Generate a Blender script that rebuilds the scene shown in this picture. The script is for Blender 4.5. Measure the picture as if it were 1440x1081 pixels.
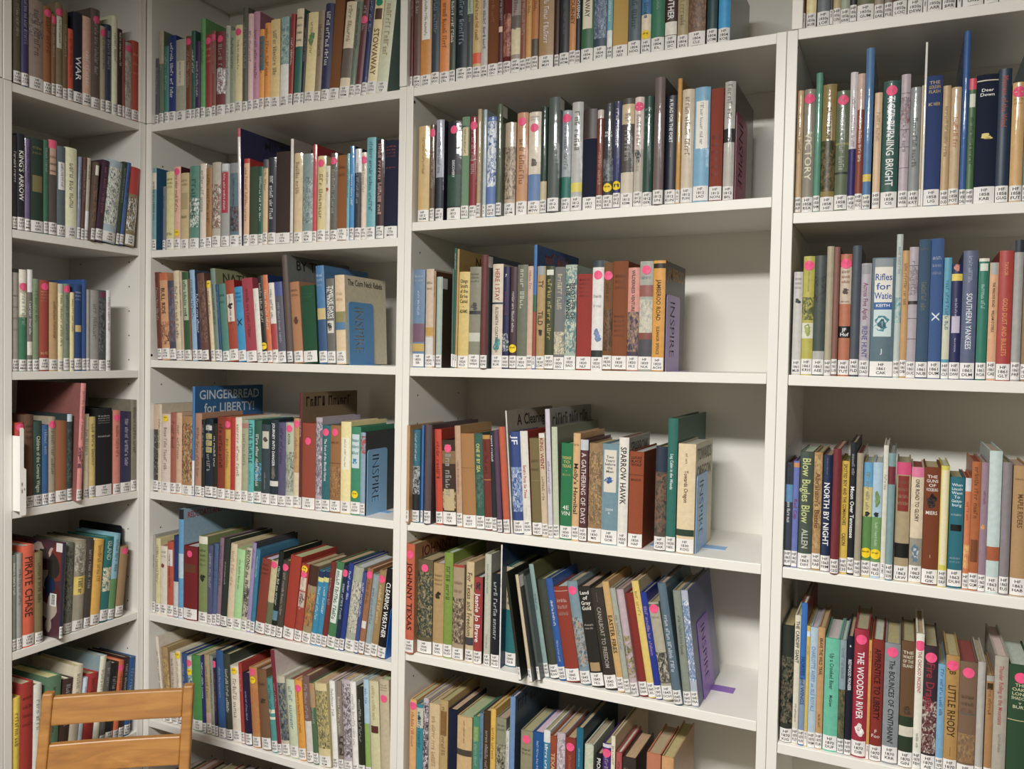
import bpy, bmesh, math, random
import numpy as np
from mathutils import Matrix, Vector

for o in list(bpy.data.objects):
    bpy.data.objects.remove(o, do_unlink=True)
SC = bpy.context.scene
COL = SC.collection

# ------------------------------------------------------------------ camera
F_PX, W_PX, H_PX = 1163.005, 1440.0, 1081.0
CAM = np.array([1.80939, -1.5559, 1.3859])
PITCH, ROLL, YAW = -0.03194, -0.01925, 0.44234
def _rot(ax, ay, az):
    c, s = math.cos, math.sin
    Rz = np.array([[c(az), -s(az), 0], [s(az), c(az), 0], [0, 0, 1]])
    Rx = np.array([[1, 0, 0], [0, c(ax), -s(ax)], [0, s(ax), c(ax)]])
    Ry = np.array([[c(ay), 0, s(ay)], [0, 1, 0], [-s(ay), 0, c(ay)]])
    return Rz @ Rx @ Ry
RM = _rot(PITCH, ROLL, YAW)          # columns: right, forward, up
cd = bpy.data.cameras.new('camera')
cd.sensor_fit = 'HORIZONTAL'; cd.sensor_width = 36.0
cd.lens = F_PX * 36.0 / W_PX
cd.clip_start = 0.05; cd.clip_end = 50
cam = bpy.data.objects.new('camera', cd); COL.objects.link(cam)
m = Matrix.Identity(4)
for r in range(3):
    m[r][0] = RM[r, 0]; m[r][1] = RM[r, 2]; m[r][2] = -RM[r, 1]; m[r][3] = CAM[r]
cam.matrix_world = m
SC.camera = cam

# ------------------------------------------------------------------ world, exposure, ceiling lights
wd = bpy.data.worlds.new('world'); SC.world = wd; wd.use_nodes = True
wd.node_tree.nodes['Background'].inputs[0].default_value = (1.0, 0.95, 0.88, 1)
wd.node_tree.nodes['Background'].inputs[1].default_value = 0.0
vs = SC.view_settings
vs.view_transform = 'Standard'; vs.look = 'None'; vs.gamma = 1.0; vs.use_curve_mapping = False
vs.exposure = 0.08
FLOOR_Z, CEIL_Z = -0.04, 2.44
# centre, long side along X, watts: a pair end to end over the aisle
TROFFERS = [(1.28, -2.16, 1.16, 117.0), (2.64, -2.16, 1.16, 8.0)]
LIGHT_COL = (1.0, 0.985, 0.96)
for (lx, ly, ln_, pw) in TROFFERS:
    ld = bpy.data.lights.new('troffer_light', 'AREA'); ld.shape = 'RECTANGLE'
    ld.size = ln_; ld.size_y = 0.40; ld.energy = pw; ld.color = LIGHT_COL
    lo = bpy.data.objects.new('troffer_light', ld); COL.objects.link(lo)
    lo.location = (lx, ly, CEIL_Z - 0.012)

# ------------------------------------------------------------------ projection helpers (photo pixel <-> the case fronts)
def proj(X):
    d = (np.asarray(X, float) - CAM) @ RM
    return 720 + F_PX * d[0] / d[1], 540.5 - F_PX * d[2] / d[1]
def ray(x, y):
    return RM @ np.array([(x - 720) / F_PX, 1.0, -(y - 540.5) / F_PX])
def hit(axis, val, x, y):
    d = ray(x, y); t = (val - CAM[axis]) / d[axis]
    return CAM + t * d

# ------------------------------------------------------------------ materials
def lin(h):
    if isinstance(h, str):
        c = [int(h[i:i + 2], 16) / 255 for i in (0, 2, 4)]
    else:
        c = h
    return tuple(((v / 12.92) if v <= 0.04045 else ((v + 0.055) / 1.055) ** 2.4) for v in c)
MATS = {}
def newmat(name):
    mt = bpy.data.materials.new(name); mt.use_nodes = True
    nt = mt.node_tree; b = nt.nodes['Principled BSDF']
    MATS[name] = mt
    return mt, nt, b
def bump(nt, b, scale, strength, dist=0.001, detail=3, coat=False, stretch=None):
    tc = nt.nodes.new('ShaderNodeTexCoord'); n = nt.nodes.new('ShaderNodeTexNoise')
    n.inputs['Scale'].default_value = scale; n.inputs['Detail'].default_value = detail
    if stretch:
        mp = nt.nodes.new('ShaderNodeMapping'); mp.inputs['Scale'].default_value = stretch
        nt.links.new(tc.outputs['Object'], mp.inputs[0]); nt.links.new(mp.outputs[0], n.inputs['Vector'])
    else:
        nt.links.new(tc.outputs['Object'], n.inputs['Vector'])
    bp = nt.nodes.new('ShaderNodeBump'); bp.inputs['Strength'].default_value = strength
    bp.inputs['Distance'].default_value = dist
    nt.links.new(n.outputs[0], bp.inputs['Height'])
    nt.links.new(bp.outputs[0], b.inputs['Normal'])
    if coat:
        nt.links.new(bp.outputs[0], b.inputs['Coat Normal'])
    return n
def colmat(name, rough, grain=0.12, gscale=260, spec=0.4, coat=0, coat_rough=0.1, stretch=None, bumps=None):
    """reads the face colour of the book ("Col") and adds fine grain"""
    mt, nt, b = newmat(name)
    at = nt.nodes.new('ShaderNodeAttribute'); at.attribute_name = 'Col'
    tc = nt.nodes.new('ShaderNodeTexCoord'); n = nt.nodes.new('ShaderNodeTexNoise')
    n.inputs['Scale'].default_value = gscale; n.inputs['Detail'].default_value = 4
    mp = nt.nodes.new('ShaderNodeMapping'); mp.inputs['Scale'].default_value = stretch or (1, 1, 1)
    nt.links.new(tc.outputs['Object'], mp.inputs[0]); nt.links.new(mp.outputs[0], n.inputs['Vector'])
    mr = nt.nodes.new('ShaderNodeMapRange')
    mr.inputs['From Min'].default_value = 0.3; mr.inputs['From Max'].default_value = 0.7
    mr.inputs['To Min'].default_value = 1 - grain; mr.inputs['To Max'].default_value = 1 + grain
    nt.links.new(n.outputs[0], mr.inputs[0])
    mx = nt.nodes.new('ShaderNodeVectorMath'); mx.operation = 'SCALE'
    nt.links.new(at.outputs['Color'], mx.inputs[0]); nt.links.new(mr.outputs[0], mx.inputs['Scale'])
    nt.links.new(mx.outputs[0], b.inputs['Base Color'])
    b.inputs['Roughness'].default_value = rough; b.inputs['Specular IOR Level'].default_value = spec
    b.inputs['Coat Weight'].default_value = coat; b.inputs['Coat Roughness'].default_value = coat_rough
    if bumps:
        bump(nt, b, *bumps, coat=coat > 0)
    return mt
colmat('book_cloth', 0.8, 0.10, 900, 0.25, bumps=(1500, 0.25, 0.0004))
colmat('book_paper', 0.42, 0.07, 120, 0.45)
colmat('book_mylar', 0.5, 0.07, 90, 0.4, coat=0.62, coat_rough=0.06, bumps=(40, 0.07, 0.004))
colmat('book_print', 0.5, 0.04, 300, 0.4)
colmat('book_pages', 0.9, 0.16, 60, 0.2, stretch=(30, 1, 1))
# printed picture on a spine: three inks broken up by noise
mt, nt, b = newmat('book_picture')
A = []
for nm in ('Col', 'Col2', 'Col3'):
    at = nt.nodes.new('ShaderNodeAttribute'); at.attribute_name = nm; A.append(at)
ge = nt.nodes.new('ShaderNodeNewGeometry')
prev = A[0].outputs['Color']
for i, (sc, lo, hi) in enumerate(((95, .5, .56), (150, .54, .6))):
    mp = nt.nodes.new('ShaderNodeMapping'); mp.inputs['Scale'].default_value = (1.3, 1.3, .8); mp.inputs['Location'].default_value = (3.1 * i, 1.7, 0)
    n = nt.nodes.new('ShaderNodeTexNoise'); n.inputs['Scale'].default_value = sc; n.inputs['Detail'].default_value = 5
    n.inputs['Roughness'].default_value = .62; n.inputs['Distortion'].default_value = 1.2
    nt.links.new(ge.outputs['Position'], mp.inputs[0]); nt.links.new(mp.outputs[0], n.inputs['Vector'])
    mr = nt.nodes.new('ShaderNodeMapRange'); mr.inputs['From Min'].default_value = lo - .05; mr.inputs['From Max'].default_value = hi
    nt.links.new(n.outputs[0], mr.inputs[0])
    mx = nt.nodes.new('ShaderNodeMix'); mx.data_type = 'RGBA'
    nt.links.new(mr.outputs[0], mx.inputs['Factor']); nt.links.new(prev, mx.inputs[6]); nt.links.new(A[i + 1].outputs['Color'], mx.inputs[7])
    prev = mx.outputs[2]
nt.links.new(prev, b.inputs['Base Color']); b.inputs['Roughness'].default_value = 0.42
def plain(name, col, rough, spec=0.5, grain=0.0, gscale=20, metallic=0, coat=0):
    mt, nt, b = newmat(name)
    c = lin(col)
    b.inputs['Roughness'].default_value = rough; b.inputs['Specular IOR Level'].default_value = spec
    b.inputs['Metallic'].default_value = metallic; b.inputs['Coat Weight'].default_value = coat
    if grain:
        tc = nt.nodes.new('ShaderNodeTexCoord'); n = nt.nodes.new('ShaderNodeTexNoise')
        n.inputs['Scale'].default_value = gscale; n.inputs['Detail'].default_value = 5
        nt.links.new(tc.outputs['Object'], n.inputs['Vector'])
        rp = nt.nodes.new('ShaderNodeValToRGB')
        rp.color_ramp.elements[0].position = 0.3; rp.color_ramp.elements[1].position = 0.7
        rp.color_ramp.elements[0].color = tuple(v * (1 - grain) for v in c) + (1,)
        rp.color_ramp.elements[1].color = tuple(min(1, v * (1 + grain)) for v in c) + (1,)
        nt.links.new(n.outputs[0], rp.inputs[0]); nt.links.new(rp.outputs[0], b.inputs['Base Color'])
    else:
        b.inputs['Base Color'].default_value = c + (1,)
    return mt
plain('white_laminate', 'ebe8e0', 0.38, 0.45, 0.012, 8)
plain('back_board', 'e6e3da', 0.5, 0.35, 0.012, 8)
plain('hole_dark', '0c0b0a', 0.8)
plain('steel_peg', 'a8a49c', 0.35, metallic=1)
plain('wall_paint', 'bab2a1', 0.85, 0.3, 0.02, 4)
plain('ceiling_tile', 'c9c5ba', 0.9, 0.2, 0.04, 60)
plain('carpet', '4a463f', 0.95, 0.1, 0.25, 240)
plain('white_card', 'f4f2ec', 0.45, 0.4)
plain('lamp_frame', 'e8e6e0', 0.4)
mt, nt, b = newmat('lamp_diffuser')
b.inputs['Base Color'].default_value = (0.8, 0.8, 0.8, 1)
b.inputs['Emission Color'].default_value = LIGHT_COL + (1,); b.inputs['Emission Strength'].default_value = 2.0
# honey-coloured varnished maple of the chair
mt, nt, b = newmat('maple')
tc = nt.nodes.new('ShaderNodeTexCoord'); mp = nt.nodes.new('ShaderNodeMapping')
mp.inputs['Scale'].default_value = (4, 18, 26)
wv = nt.nodes.new('ShaderNodeTexNoise'); wv.inputs['Scale'].default_value = 1.5; wv.inputs['Detail'].default_value = 6
wv.inputs['Distortion'].default_value = 1.6
nt.links.new(tc.outputs['Object'], mp.inputs[0]); nt.links.new(mp.outputs[0], wv.inputs['Vector'])
rp = nt.nodes.new('ShaderNodeValToRGB')
e = rp.color_ramp.elements
e[0].position = 0.28; e[0].color = lin('8f6030') + (1,)
e[1].position = 0.72; e[1].color = lin('b88543') + (1,)
x = e.new(0.5); x.color = lin('a87438') + (1,)
nt.links.new(wv.outputs[0], rp.inputs[0]); nt.links.new(rp.outputs[0], b.inputs['Base Color'])
b.inputs['Roughness'].default_value = 0.45; b.inputs['Coat Weight'].default_value = 0.1
b.inputs['Coat Roughness'].default_value = 0.2

# ------------------------------------------------------------------ mesh builder
class MB:
    def __init__(s):
        s.v = []; s.f = []; s.c = []; s.c2 = {}; s.m = []; s.sm = []; s.mats = []
    def mi(s, name):
        if name not in s.mats: s.mats.append(name)
        return s.mats.index(name)
    def face(s, idx, col, mat, smooth=False):
        s.f.append(tuple(idx)); s.c.append(col); s.m.append(s.mi(mat)); s.sm.append(smooth)
    def verts(s, pts):
        n = len(s.v); s.v.extend(pts); return n
    def quad(s, a, b_, c_, d_, col, mat, smooth=False):
        n = s.verts([a, b_, c_, d_]); s.face((n, n + 1, n + 2, n + 3), col, mat, smooth)
    def box(s, x0, x1, y0, y1, z0, z1, col=(1, 1, 1), mat='white_laminate'):
        n = s.verts([(x0, y0, z0), (x1, y0, z0), (x1, y1, z0), (x0, y1, z0),
                     (x0, y0, z1), (x1, y0, z1), (x1, y1, z1), (x0, y1, z1)])
        for q in ((0, 3, 2, 1), (4, 5, 6, 7), (0, 1, 5, 4), (1, 2, 6, 5), (2, 3, 7, 6), (3, 0, 4, 7)):
            s.face([n + i for i in q], col, mat)
    def add(s, o, M=None):
        n = len(s.v)
        if M is None:
            s.v.extend(o.v)
        else:
            A = np.array([[M[i][j] for j in range(4)] for i in range(3)])
            P = np.array(o.v) @ A[:, :3].T + A[:, 3]
            s.v.extend(map(tuple, P))
        mp_ = [s.mi(x) for x in o.mats]
        k0 = len(s.f)
        for k_, val in o.c2.items(): s.c2[k0 + k_] = val
        s.f.extend(tuple(i + n for i in f) for f in o.f); s.c.extend(o.c)
        s.m.extend(mp_[i] for i in o.m); s.sm.extend(o.sm)
    def build(s, name, parent=None, col=True):
        me = bpy.data.meshes.new(name)
        me.from_pydata(s.v, [], s.f)
        for x in s.mats: me.materials.append(MATS[x])
        me.polygons.foreach_set('material_index', s.m)
        me.polygons.foreach_set('use_smooth', s.sm)
        if col:
            at = me.color_attributes.new('Col', 'FLOAT_COLOR', 'CORNER')
            tot = np.array([len(f) for f in s.f])
            cc = np.repeat(np.array([tuple(c[:3]) + (1.0,) for c in s.c], dtype=np.float32), tot, axis=0)
            at.data.foreach_set('color', cc.ravel())
            if s.c2:
                for q, nm in ((0, 'Col2'), (1, 'Col3')):
                    at = me.color_attributes.new(nm, 'FLOAT_COLOR', 'CORNER')
                    arr = np.array([tuple(s.c2[i][q] if i in s.c2 else (0, 0, 0)) + (1.0,) for i in range(len(s.f))], dtype=np.float32)
                    at.data.foreach_set('color', np.repeat(arr, tot, axis=0).ravel())
        me.update()
        o = bpy.data.objects.new(name, me); COL.objects.link(o)
        if parent: o.parent = parent
        return o
def empty(name, M=None):
    o = bpy.data.objects.new(name, None); COL.objects.link(o)
    o.empty_display_size = 0.05
    if M is not None: o.matrix_world = M
    return o
def tag(o, label=None, cat=None, group=None, kind=None):
    if label: o['label'] = label
    if cat: o['category'] = cat
    if group: o['group'] = group
    if kind: o['kind'] = kind
    return o
def bevel(o, w=0.0012, seg=2):
    md = o.modifiers.new('bevel', 'BEVEL'); md.width = w; md.segments = seg; md.limit_method = 'ANGLE'
    return o

# ------------------------------------------------------------------ lettering: every glyph is meshed once, then reused
GLY = {}; GLYC = {}           # plain, and cut into strips so that it can follow a curved spine
def _curve_mesh(txt):
    cu = bpy.data.curves.new('t', 'FONT'); cu.body = txt; cu.resolution_u = 2; cu.fill_mode = 'FRONT'
    o = bpy.data.objects.new('t', cu); COL.objects.link(o)
    dg = bpy.context.evaluated_depsgraph_get()
    me = o.evaluated_get(dg).to_mesh()
    v = [(p.co.x, p.co.y) for p in me.vertices]; f = [tuple(p.vertices) for p in me.polygons]
    bpy.data.objects.remove(o, do_unlink=True); bpy.data.curves.remove(cu)
    return v, f
def _wid(v): return max(p[0] for p in v)
def make_glyphs(chars):
    objs = []
    for c in chars:
        for t in (c, c + 'H'):
            cu = bpy.data.curves.new('t', 'FONT'); cu.body = t; cu.resolution_u = 2; cu.fill_mode = 'FRONT'
            cu.offset = 0.012
            o = bpy.data.objects.new('t', cu); COL.objects.link(o); objs.append((c, o, cu))
    dg = bpy.context.evaluated_depsgraph_get()
    res = {}
    for c, o, cu in objs:
        me = o.evaluated_get(dg).to_mesh()
        v = [(p.co.x, p.co.y) for p in me.vertices]; f = [tuple(p.vertices) for p in me.polygons]
        res.setdefault(c, []).append((v, f))
    hw = None
    for c, o, cu in objs:
        bpy.data.objects.remove(o, do_unlink=True); bpy.data.curves.remove(cu)
    hw = _wid(res['H'][0][0])
    for c, ((v, f), (v2, f2)) in res.items():
        GLY[c] = (v, f, _wid(v2) - hw)
        bm = bmesh.new(); bv = [bm.verts.new((a, b_, 0)) for a, b_ in v]
        for q in f:
            try: bm.faces.new([bv[i] for i in q])
            except ValueError: pass
        for no, ks in (((0, 1, 0), np.arange(-.2, .8, .12)), ((1, 0, 0), np.arange(.2, 1.0, .2))):
            for k in ks:
                bmesh.ops.bisect_plane(bm, geom=bm.verts[:] + bm.edges[:] + bm.faces[:], plane_co=(no[0] * k, no[1] * k, 0), plane_no=no)
        bm.verts.index_update()
        GLYC[c] = ([(q.co.x, q.co.y) for q in bm.verts], [tuple(p.index for p in q.verts) for q in bm.faces], GLY[c][2]); bm.free()
def layout(txt, rnd, cut=True):
    """one line -> verts, faces at cap height about 0.7, and its width; '~' is a run of unreadable marks"""
    V, Fc, x = [], [], 0.0
    if txt == '~':
        for wd_ in range(rnd.randint(2, 4)):
            for k in range(rnd.randint(3, 7)):
                w = rnd.uniform(.26, .5); hh = rnd.choice((.5, .5, .52, .7, .7)); n = len(V); t = .13
                kind = rnd.randint(0, 2)
                rects = [(x, 0, x + t, hh)]
                if kind: rects.append((x + w - t, 0, x + w, hh * rnd.choice((.6, 1))))
                rects.append((x, hh - t, x + w, hh) if kind != 2 else (x, 0, x + w, t))
                for a, b0, c, d in rects:
                    kk = max(1, round((d - b0) / .16))
                    for e_ in range(kk):
                        y0, y1 = b0 + (d - b0) * e_ / kk, b0 + (d - b0) * (e_ + 1) / kk
                        n = len(V); V += [(a, y0), (c, y0), (c, y1), (a, y1)]; Fc.append((n, n + 1, n + 2, n + 3))
                x += w + .14
            x += .35
        return V, Fc, x
    for ch in txt:
        if ch in '_ ': x += .34; continue
        g = (GLYC if cut else GLY).get(ch)
        if g is None: continue
        n = len(V); V += [(a + x, b0) for a, b0 in g[0]]; Fc += [tuple(i + n for i in f) for f in g[1]]
        x += g[2]
    return V, Fc, max(x, .1)
BOOKS = {}
BOOKS['L0'] = '''
19.5 31 -14 4a4033
31 42 -14 2b2a52 g
42 62 0 7a6a60 m.2-.5:4a4450,8a7c70
62 73 10 7a4a28 D.06
73 79 20 6b4a2e D.06
79 89 5 6a5a42 D.11 p.16-.55:a8a698 v.2-.5:3c3a34:~
89 96 15 5c4a30
96 104 41 a8402a
104 117 18 1a1c28 v.55-.85:d8d4cc:WAR
117 129 24 b08a78 v.45-.95:ece4d8:~
129 142 13 4d4038 D.12 g
142 149 37 8a7f6a D.07
149 158 35 1d2740 g
158 166 23 c9c49a
166 172.5 41 2a1f1c v.05-.5:c8b0a0:~
172.5 176 55 7c3a30 q
176 186 60 8b8078 D.07 m.2-.9:6a6660,a09488
186 201 59 8f3a2a c q h.1-.5:c08a50:~/~/~
'''
BOOKS['L1'] = '''
17.5 25 190 241f26 v.2-.75:b8b0a8:~
25 36 188 1f2028 v.2-.8:c9c2b5:KING'S_ARROW
36 44 195 5a4a72 g
44 62 195 24352c c h.08-.2:8a7a48:~/~ p.45-.65:6a6038
62 69 197 2f5c46
69 81 197 4a423a b0-.1:d8476a p.1-.42:a98a74 h.15-.4:4a3428:~/~/~
81 93 206 4d5a60 p.2-.55:cfccc6 v.22-.53:5a5a5a:~
93 109 208 d8cc9e v.2-.8:4a4030:~
109 114 220 6a7488 L3 g
114 119 221 5a3a38 L4
119 126 222 a59a88 L5 v.1-.55:3a3430:~ b.75-1:d8d4cc
126 134 227 54453c L7 o9 p.05-.2:cfc8b5 m.3-.9:7a5438,34302c
134 144 225 3a2434 L12 o9 v.1-.8:8a5468:~
144 163 226 8fa0aa L15 o9 m.1-.9:d8dcdc,4c5a60,aab0a0 g
163 168 228 2c3a2c L14 o9
168 174.5 229 2f4f86 L14 o9 g
176 189 236 7a6a4a L14 o9 b0-.4:a33430 m.45-.95:d8d0bc,3c3a2c
'''
BOOKS['L2'] = '''
17.5 27.5 378 8d867c b0-.04:2a2826 h.2-.7:3a3834:~/~/~/~
27.5 39 379 2f6b4c b0-.15:c8c2b4 b.15-.53:a8a088 p.26-.5:d0cab2 D.19
39 46.5 379 6b6660 b0-.25:ddd6c4 v.35-.75:e8e4dc:~ b.8-.95:c8c4b8
46.5 56 392 6d8062 v.15-.85:3c4a34:~
56 70 394 8f3f30 c D.06 h.12-.28:c8a070:~/~/~/~ h.85-.97:c8a070:~
70 82.5 397 a8885a v.25-.75:4a3420:~
82.5 90 399 c9bf96 b0-.12:a8a89c v.15-.9:4a4434:~
90 99 399 6b7a68 D.05 v.15-.9:3c4a3c:~
99 105 411 cdbf86 v.1-.8:5a5434:~
105 116 400 26406e c h.08-.22:c0c4d0:~/~/~ p.55-.64:b8a060
116 122 393 2a4a80 d.23 q
122 127 407 8a8680 q g
127 140 408 8a8884 v.2-.75:5a5a5a:~
140 150 408 3f4344 p.03-.1:6a2840 m.1-.9:5c6060,2a2c2c
150 156 408 d9d5ca v.1-.75:7a4a54:~
'''
BOOKS['L3'] = '''
22 35 594 a8392e D.04
35 48 583 5c4030 c h.1-.3:3a281e:~/~/~
48 60 592 27423a v.2-.97:a8b09c:Children_of_the_Covered_Wagon
60 69 597 2a5484
69 79 586 8f8470 D.1
79 95 592 86542f c q
95 105 582 2e3a3a b0-.1:a9bcc6 m.1-.9:44544c,20282a
105 115 539 c97f7c o14 L7 d.24 k7c4a44 m.6-.8:5a2c38
118 126 582 cbbf9f
126 135 586 b9a45a v.1-.9:3a3420:~
135 158 574 1c1c1e c h.08-.2:c8c8c0:~/~/~/~ h.34-.38:c8c8c0:~
160 170 577 b8705f D.1
170 185 579 2a2848 v.1-.8:a8a4b8:~
185 196 562 6d6a58 g
'''
BOOKS['L4'] = '''
17 24 780 6d7468 v.1-.8:c8c8b8:~
24 32 778 8a8a88
32 50 767 c2502f v.12-.8:4a2418:PIRATE_CHASE g
50 61 776 6d6340
83.5 88.5 764 1f2036 o16 L6 d.23 k4a2c34 q g
90 102 765 5a5f50 L4 g m.1-.9:34383c,7a7c6a
102 118 762 8a8470 L6 g b.45-.68:c9b04a m.05-.4:b0a898,6a6660
118 127 758 3a3530 L6
127 140 761 c9982f L8
140 152 757 14605e L10 v.05-.32:8fb0a0:ISLAND m.42-.75:c8b894,d0c4a4
152 161 752 6f9fb0 L9 b.6-1:4a7a44
162 173 770 8a6f4a L9 D.05 c q
'''
BOOKS['L5'] = '''
16 28 983 d8a818 L2 v.2-.7:5a4410:~
28.5 46 963 8f2a22 c L2 h.1-.5:4a1410:~/~/~/~
46.5 58 964 b9bab0 L2
60 80 955 4a6a50 L8
80.5 94 957 3a2822 L10
94.5 107 938 b9ae96 L12 v.1-.7:6a6458:~
107.5 113 954 a9b4cc L12
113.5 128 950 962a26 L12 c
129 138 922 cfc6a8 L19 k6f8488 d.24
139 147 931 4a4a44 L14
147.5 158 932 1c1a1c L16
158.5 166 928 b5552f L17 D.1
166.5 174 922 2e201e L18
174.5 183 922 1f4a78 L18
'''
BOOKS['S0'] = '''
217 222 82 4a4450
222.5 229 45 4f6450 L-4 b0-.4:9a9078
229 236 66 1f6a60 L-3 g
236 246 52 1c2f6a L-6 v.1-.85:c8ccd8:~
246 260 58 8f9080 L-6 p.3-.65:b5ae98 v.32-.62:5a5a50:~
260 268 53 6a3a24 L-8 D.06
268 273.5 45 1f5548 L-7 v.25-.85:d8dcd0:~
273.5 280 60 3c2050 L-7 v.3-.85:d0c8d0:~
280 287 28 4a8a4a L-7 g
287.5 297 50 8a2c2c L-4 D.07 h.15-.4:c8a070:~/~/~ g
297 302.5 44 7a4a3a L-2 D.07
302.5 315 44 6a2a30 D.08 m.5-.85:e0dcd8,e8e4e0 g
315 322 36 9aa094 g
322 329 43 7d8a70 v.1-.8:2c3428:~
329 339 35 c9b98c D.07 v.2-.6:4a3c28:~
339 346.5 10 4a4a40 g d.22
346.5 354 19 c9a8a8 g
354 363 16 b07a98 g k8a5068 d.2
363 370 41 d88a2a b.1-.6:2a5a6a
370 379 32 d8862a g
379 392 27 cbb277 v.15-.75:5a4a2c:~ ka87a3a
392.5 404 25 7a9a98 L2 b.6-1:d8d0c0 m.1-.6:4c7078,a8b8b0
404 410 20 8a2a28 L5 v.3-.9:e0d8cc:~
411 421 13 1f5c50 L6 b0-.45:c9b898 h.05-.4:4a3428:~/~/~/~
421.5 426 20 26262e L7
426 440 19 cdb983 L6 m.25-.42:3c7444,4a8450
440 449 16 80705a L7
449 461 6 262a50 L8 v.1-.75:c8c8d8:~ g
461 475 -6 6b4220 L10 c q
475 489 4 c0b498 L12 b.55-.9:5a5048 v.05-.5:5a4a34:~
489 497 3 5a6a5c L13 g
497 506 -6 5a2c30 L12 D.28
506 514 -8 1f2a5a L13 g
514 527 -12 d0ba8a L14 G.13 p.2-.32:4a3028 v.42-.93:6a4c2c:STOWAWAY
527 543 -12 b4b89c L15 k5f7470 v.15-.75:8a6a3c:~
'''
BOOKS['S1'] = '''
210.5 218.5 236 6a949a b.07-.3:c9c4b0 k1f5578 o8 d.15
228 232 262 6a6a7c
232.3 243 241 ccc68a h.08-.25:4a4a20:~/~/~ h.88-.96:4a4a20:~
243.3 252.3 234 d8a890 D.05 Y.92 k4a2226
252.6 264 243 c0a878 h.08-.2:6a5430:~/~ p.3-.55:a89468 h.6-.7:6a5430:~
264.5 278 233 4f8474 g m.45-.85:d8dcd4,2c4c48
279 288 230 d4c4b4 g
288 296 236 9a6e34 v.1-.9:5a3c18:~
296 308 228 b0a898 g m.3-.9:6a5c54,d0c8bc,8a6048
309 320.5 230 9a9a98 g p.12-.68:b0283c v.14-.66:e8dcd8:~ p0-.1:c8c8cc
321 334.5 229 56707c g p0-.14:8a8c90 m.6-.95:2a2830,6a4c44
335 340 181 e0d4d4 L-6 o5 d.25 b0-.08:c8485c k2a2a50 F1c1c2c:MINE q g
340.3 349 223 d8ac84 b0-.06:c23a2a ka82a26 v.12-.85:8a5434:~
349 361.5 234 3c4a38 c q
362 368.3 234 1f5a48 v.15-.85:d8e0d8:~
368.5 375 224 cdb080 b0-.12:4a4a58
375 386 221 2a2c3c v.25-.85:e8e8e8:~ g
386.3 406.5 213 3c2f2a c q
407 411 195 d0ccc4 d.24 k8a8078 F2c2824:KATIE'S q
411.2 423 215 cdb488 g
423 437.5 216 7a9090 g m.3-.9:5a6c70,98a8a4
438 444 203 c23a44 g k8a1c24 d.19 q
444 456 219 d0bf84 D.1 g v.25-.9:5a4a2c:~
456 462.5 233 d4ccbc v.1-.3:5a5448:~ m.34-.4:a83a30
462.5 472.5 215 5a5a54 D.08 g
472.5 486 218 8a5426 c h.1-.3:5a3414:~/~
486 490 216 5aa8b4 g
490.2 496.5 205 2f86c4 g v.35-.75:e8f0f8:~ k1c1c20 d.19
496.7 506 209 2e3036 g b0-.3:c8c8cc
506 513.5 214 d8c0ac D.08 g
513.5 526 193 5fa4ae v.05-.85:1c4048:~ d.18
527 538 196 3a1a1e v.05-.9:d8a8a0:~ g d.18
539 557.5 197 1c2338 c h.05-.2:b04838:~/~/~/~ h.3-.33:b04838:~
'''
BOOKS['S2'] = '''
221 227 383 6a2f20 L-7
227 238 384 d49a6a L-7 b0-.1:c8663a v.2-.55:2c2420:BULL_RIDE m.65-.95:5a3c30,b86a48
238 247 395 4a4a5c L-7 m.1-.9:6a6c80,7a4c44
247 255 381 d4c4a0 L-9 v.2-.9:4a4434:~
255 259 382 c0a890 L-9
259 268 383 2f5a34 L-9 p.1-.62:a8b898 v.12-.6:3c5438:~
268 270 392 8a5c3c L-9 q
270 277 380 8ab0d0 L-11 v.12-.65:1c3450:~ k3a4a5c
277 283.5 388 2a2c50 L-10 v.25-.8:e0e0ec:~
283.5 294 385 6a4438 L-13 o8 m.1-.9:8a6450,3c3434
296 302 395 dcc8a0 L-10 Y.03 v.15-.85:5a4c34:~
302 309 378 6a8478 L-9 g d.24 k8f9068 F3c3824:NATHANIEL
309 312.5 400 28507c L-8
312.7 322.5 400 4a8478 L-9 h.1-.3:1c4440:~/~
322.5 335 395 a8452c L-9 p.2-.6:d8d0c0 m.33-.42:2c2420 k8a1c1c
335 346 404 1f94c8 L-9 h.06-.25:0c4460:~/~/~ v.5-.9:1c2c38:X
346 361 392 a8404e L-9 v.15-.85:5a1c28:~ c
361.5 369 406 e0dcd0 L-9 v.25-.35:4a4a4a:~
369 376 388 262626 L-8 Y.93 v.1-.7:c8c0a8:~
376 383 387 d8703a L-8 v.2-.85:f0d8b8:~ k1c3460
383 391 398 e0d8cc L-7 b.6-.98:b03a3a v.1-.55:4a4a4a:~
391.3 402 397 5a5a68 L-7 b0-.2:4a5a98 v.3-.9:b8b8c8:~
403 411 359 5a4640 L-9 g o6 d.25 k6f7470 F241f1c:BY_THE_SEA q
413 426 397 b07a50 L-7 h.08-.22:5a3420:~/~ m.5-.62:5a3420 c
426.5 446 402 1f4f34 L-5 c h.1-.25:3c6c4c:~/~/~ q
448.5 460 374 3f78a8 L-6 h.08-.25:c8dcec:~/~/~ b.5-.63:c8b070 b.63-1:2c5480 d.18
460 471.5 392 6a6860 L-3 v.1-.55:f0f0ea:TWELVE_DAYS/TIL_TRENTON p.58-.75:d0ccc0 m.6-.72:3a3834
472.5 486 387 dcc098 L-3 b.48-.62:8c8450 b.62-.72:4a7aa0 kcdc2a4 F3a342a:The_Corn_Neck_Rebels d.17 h.2-.35:b8946a:~/~
'''
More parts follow.
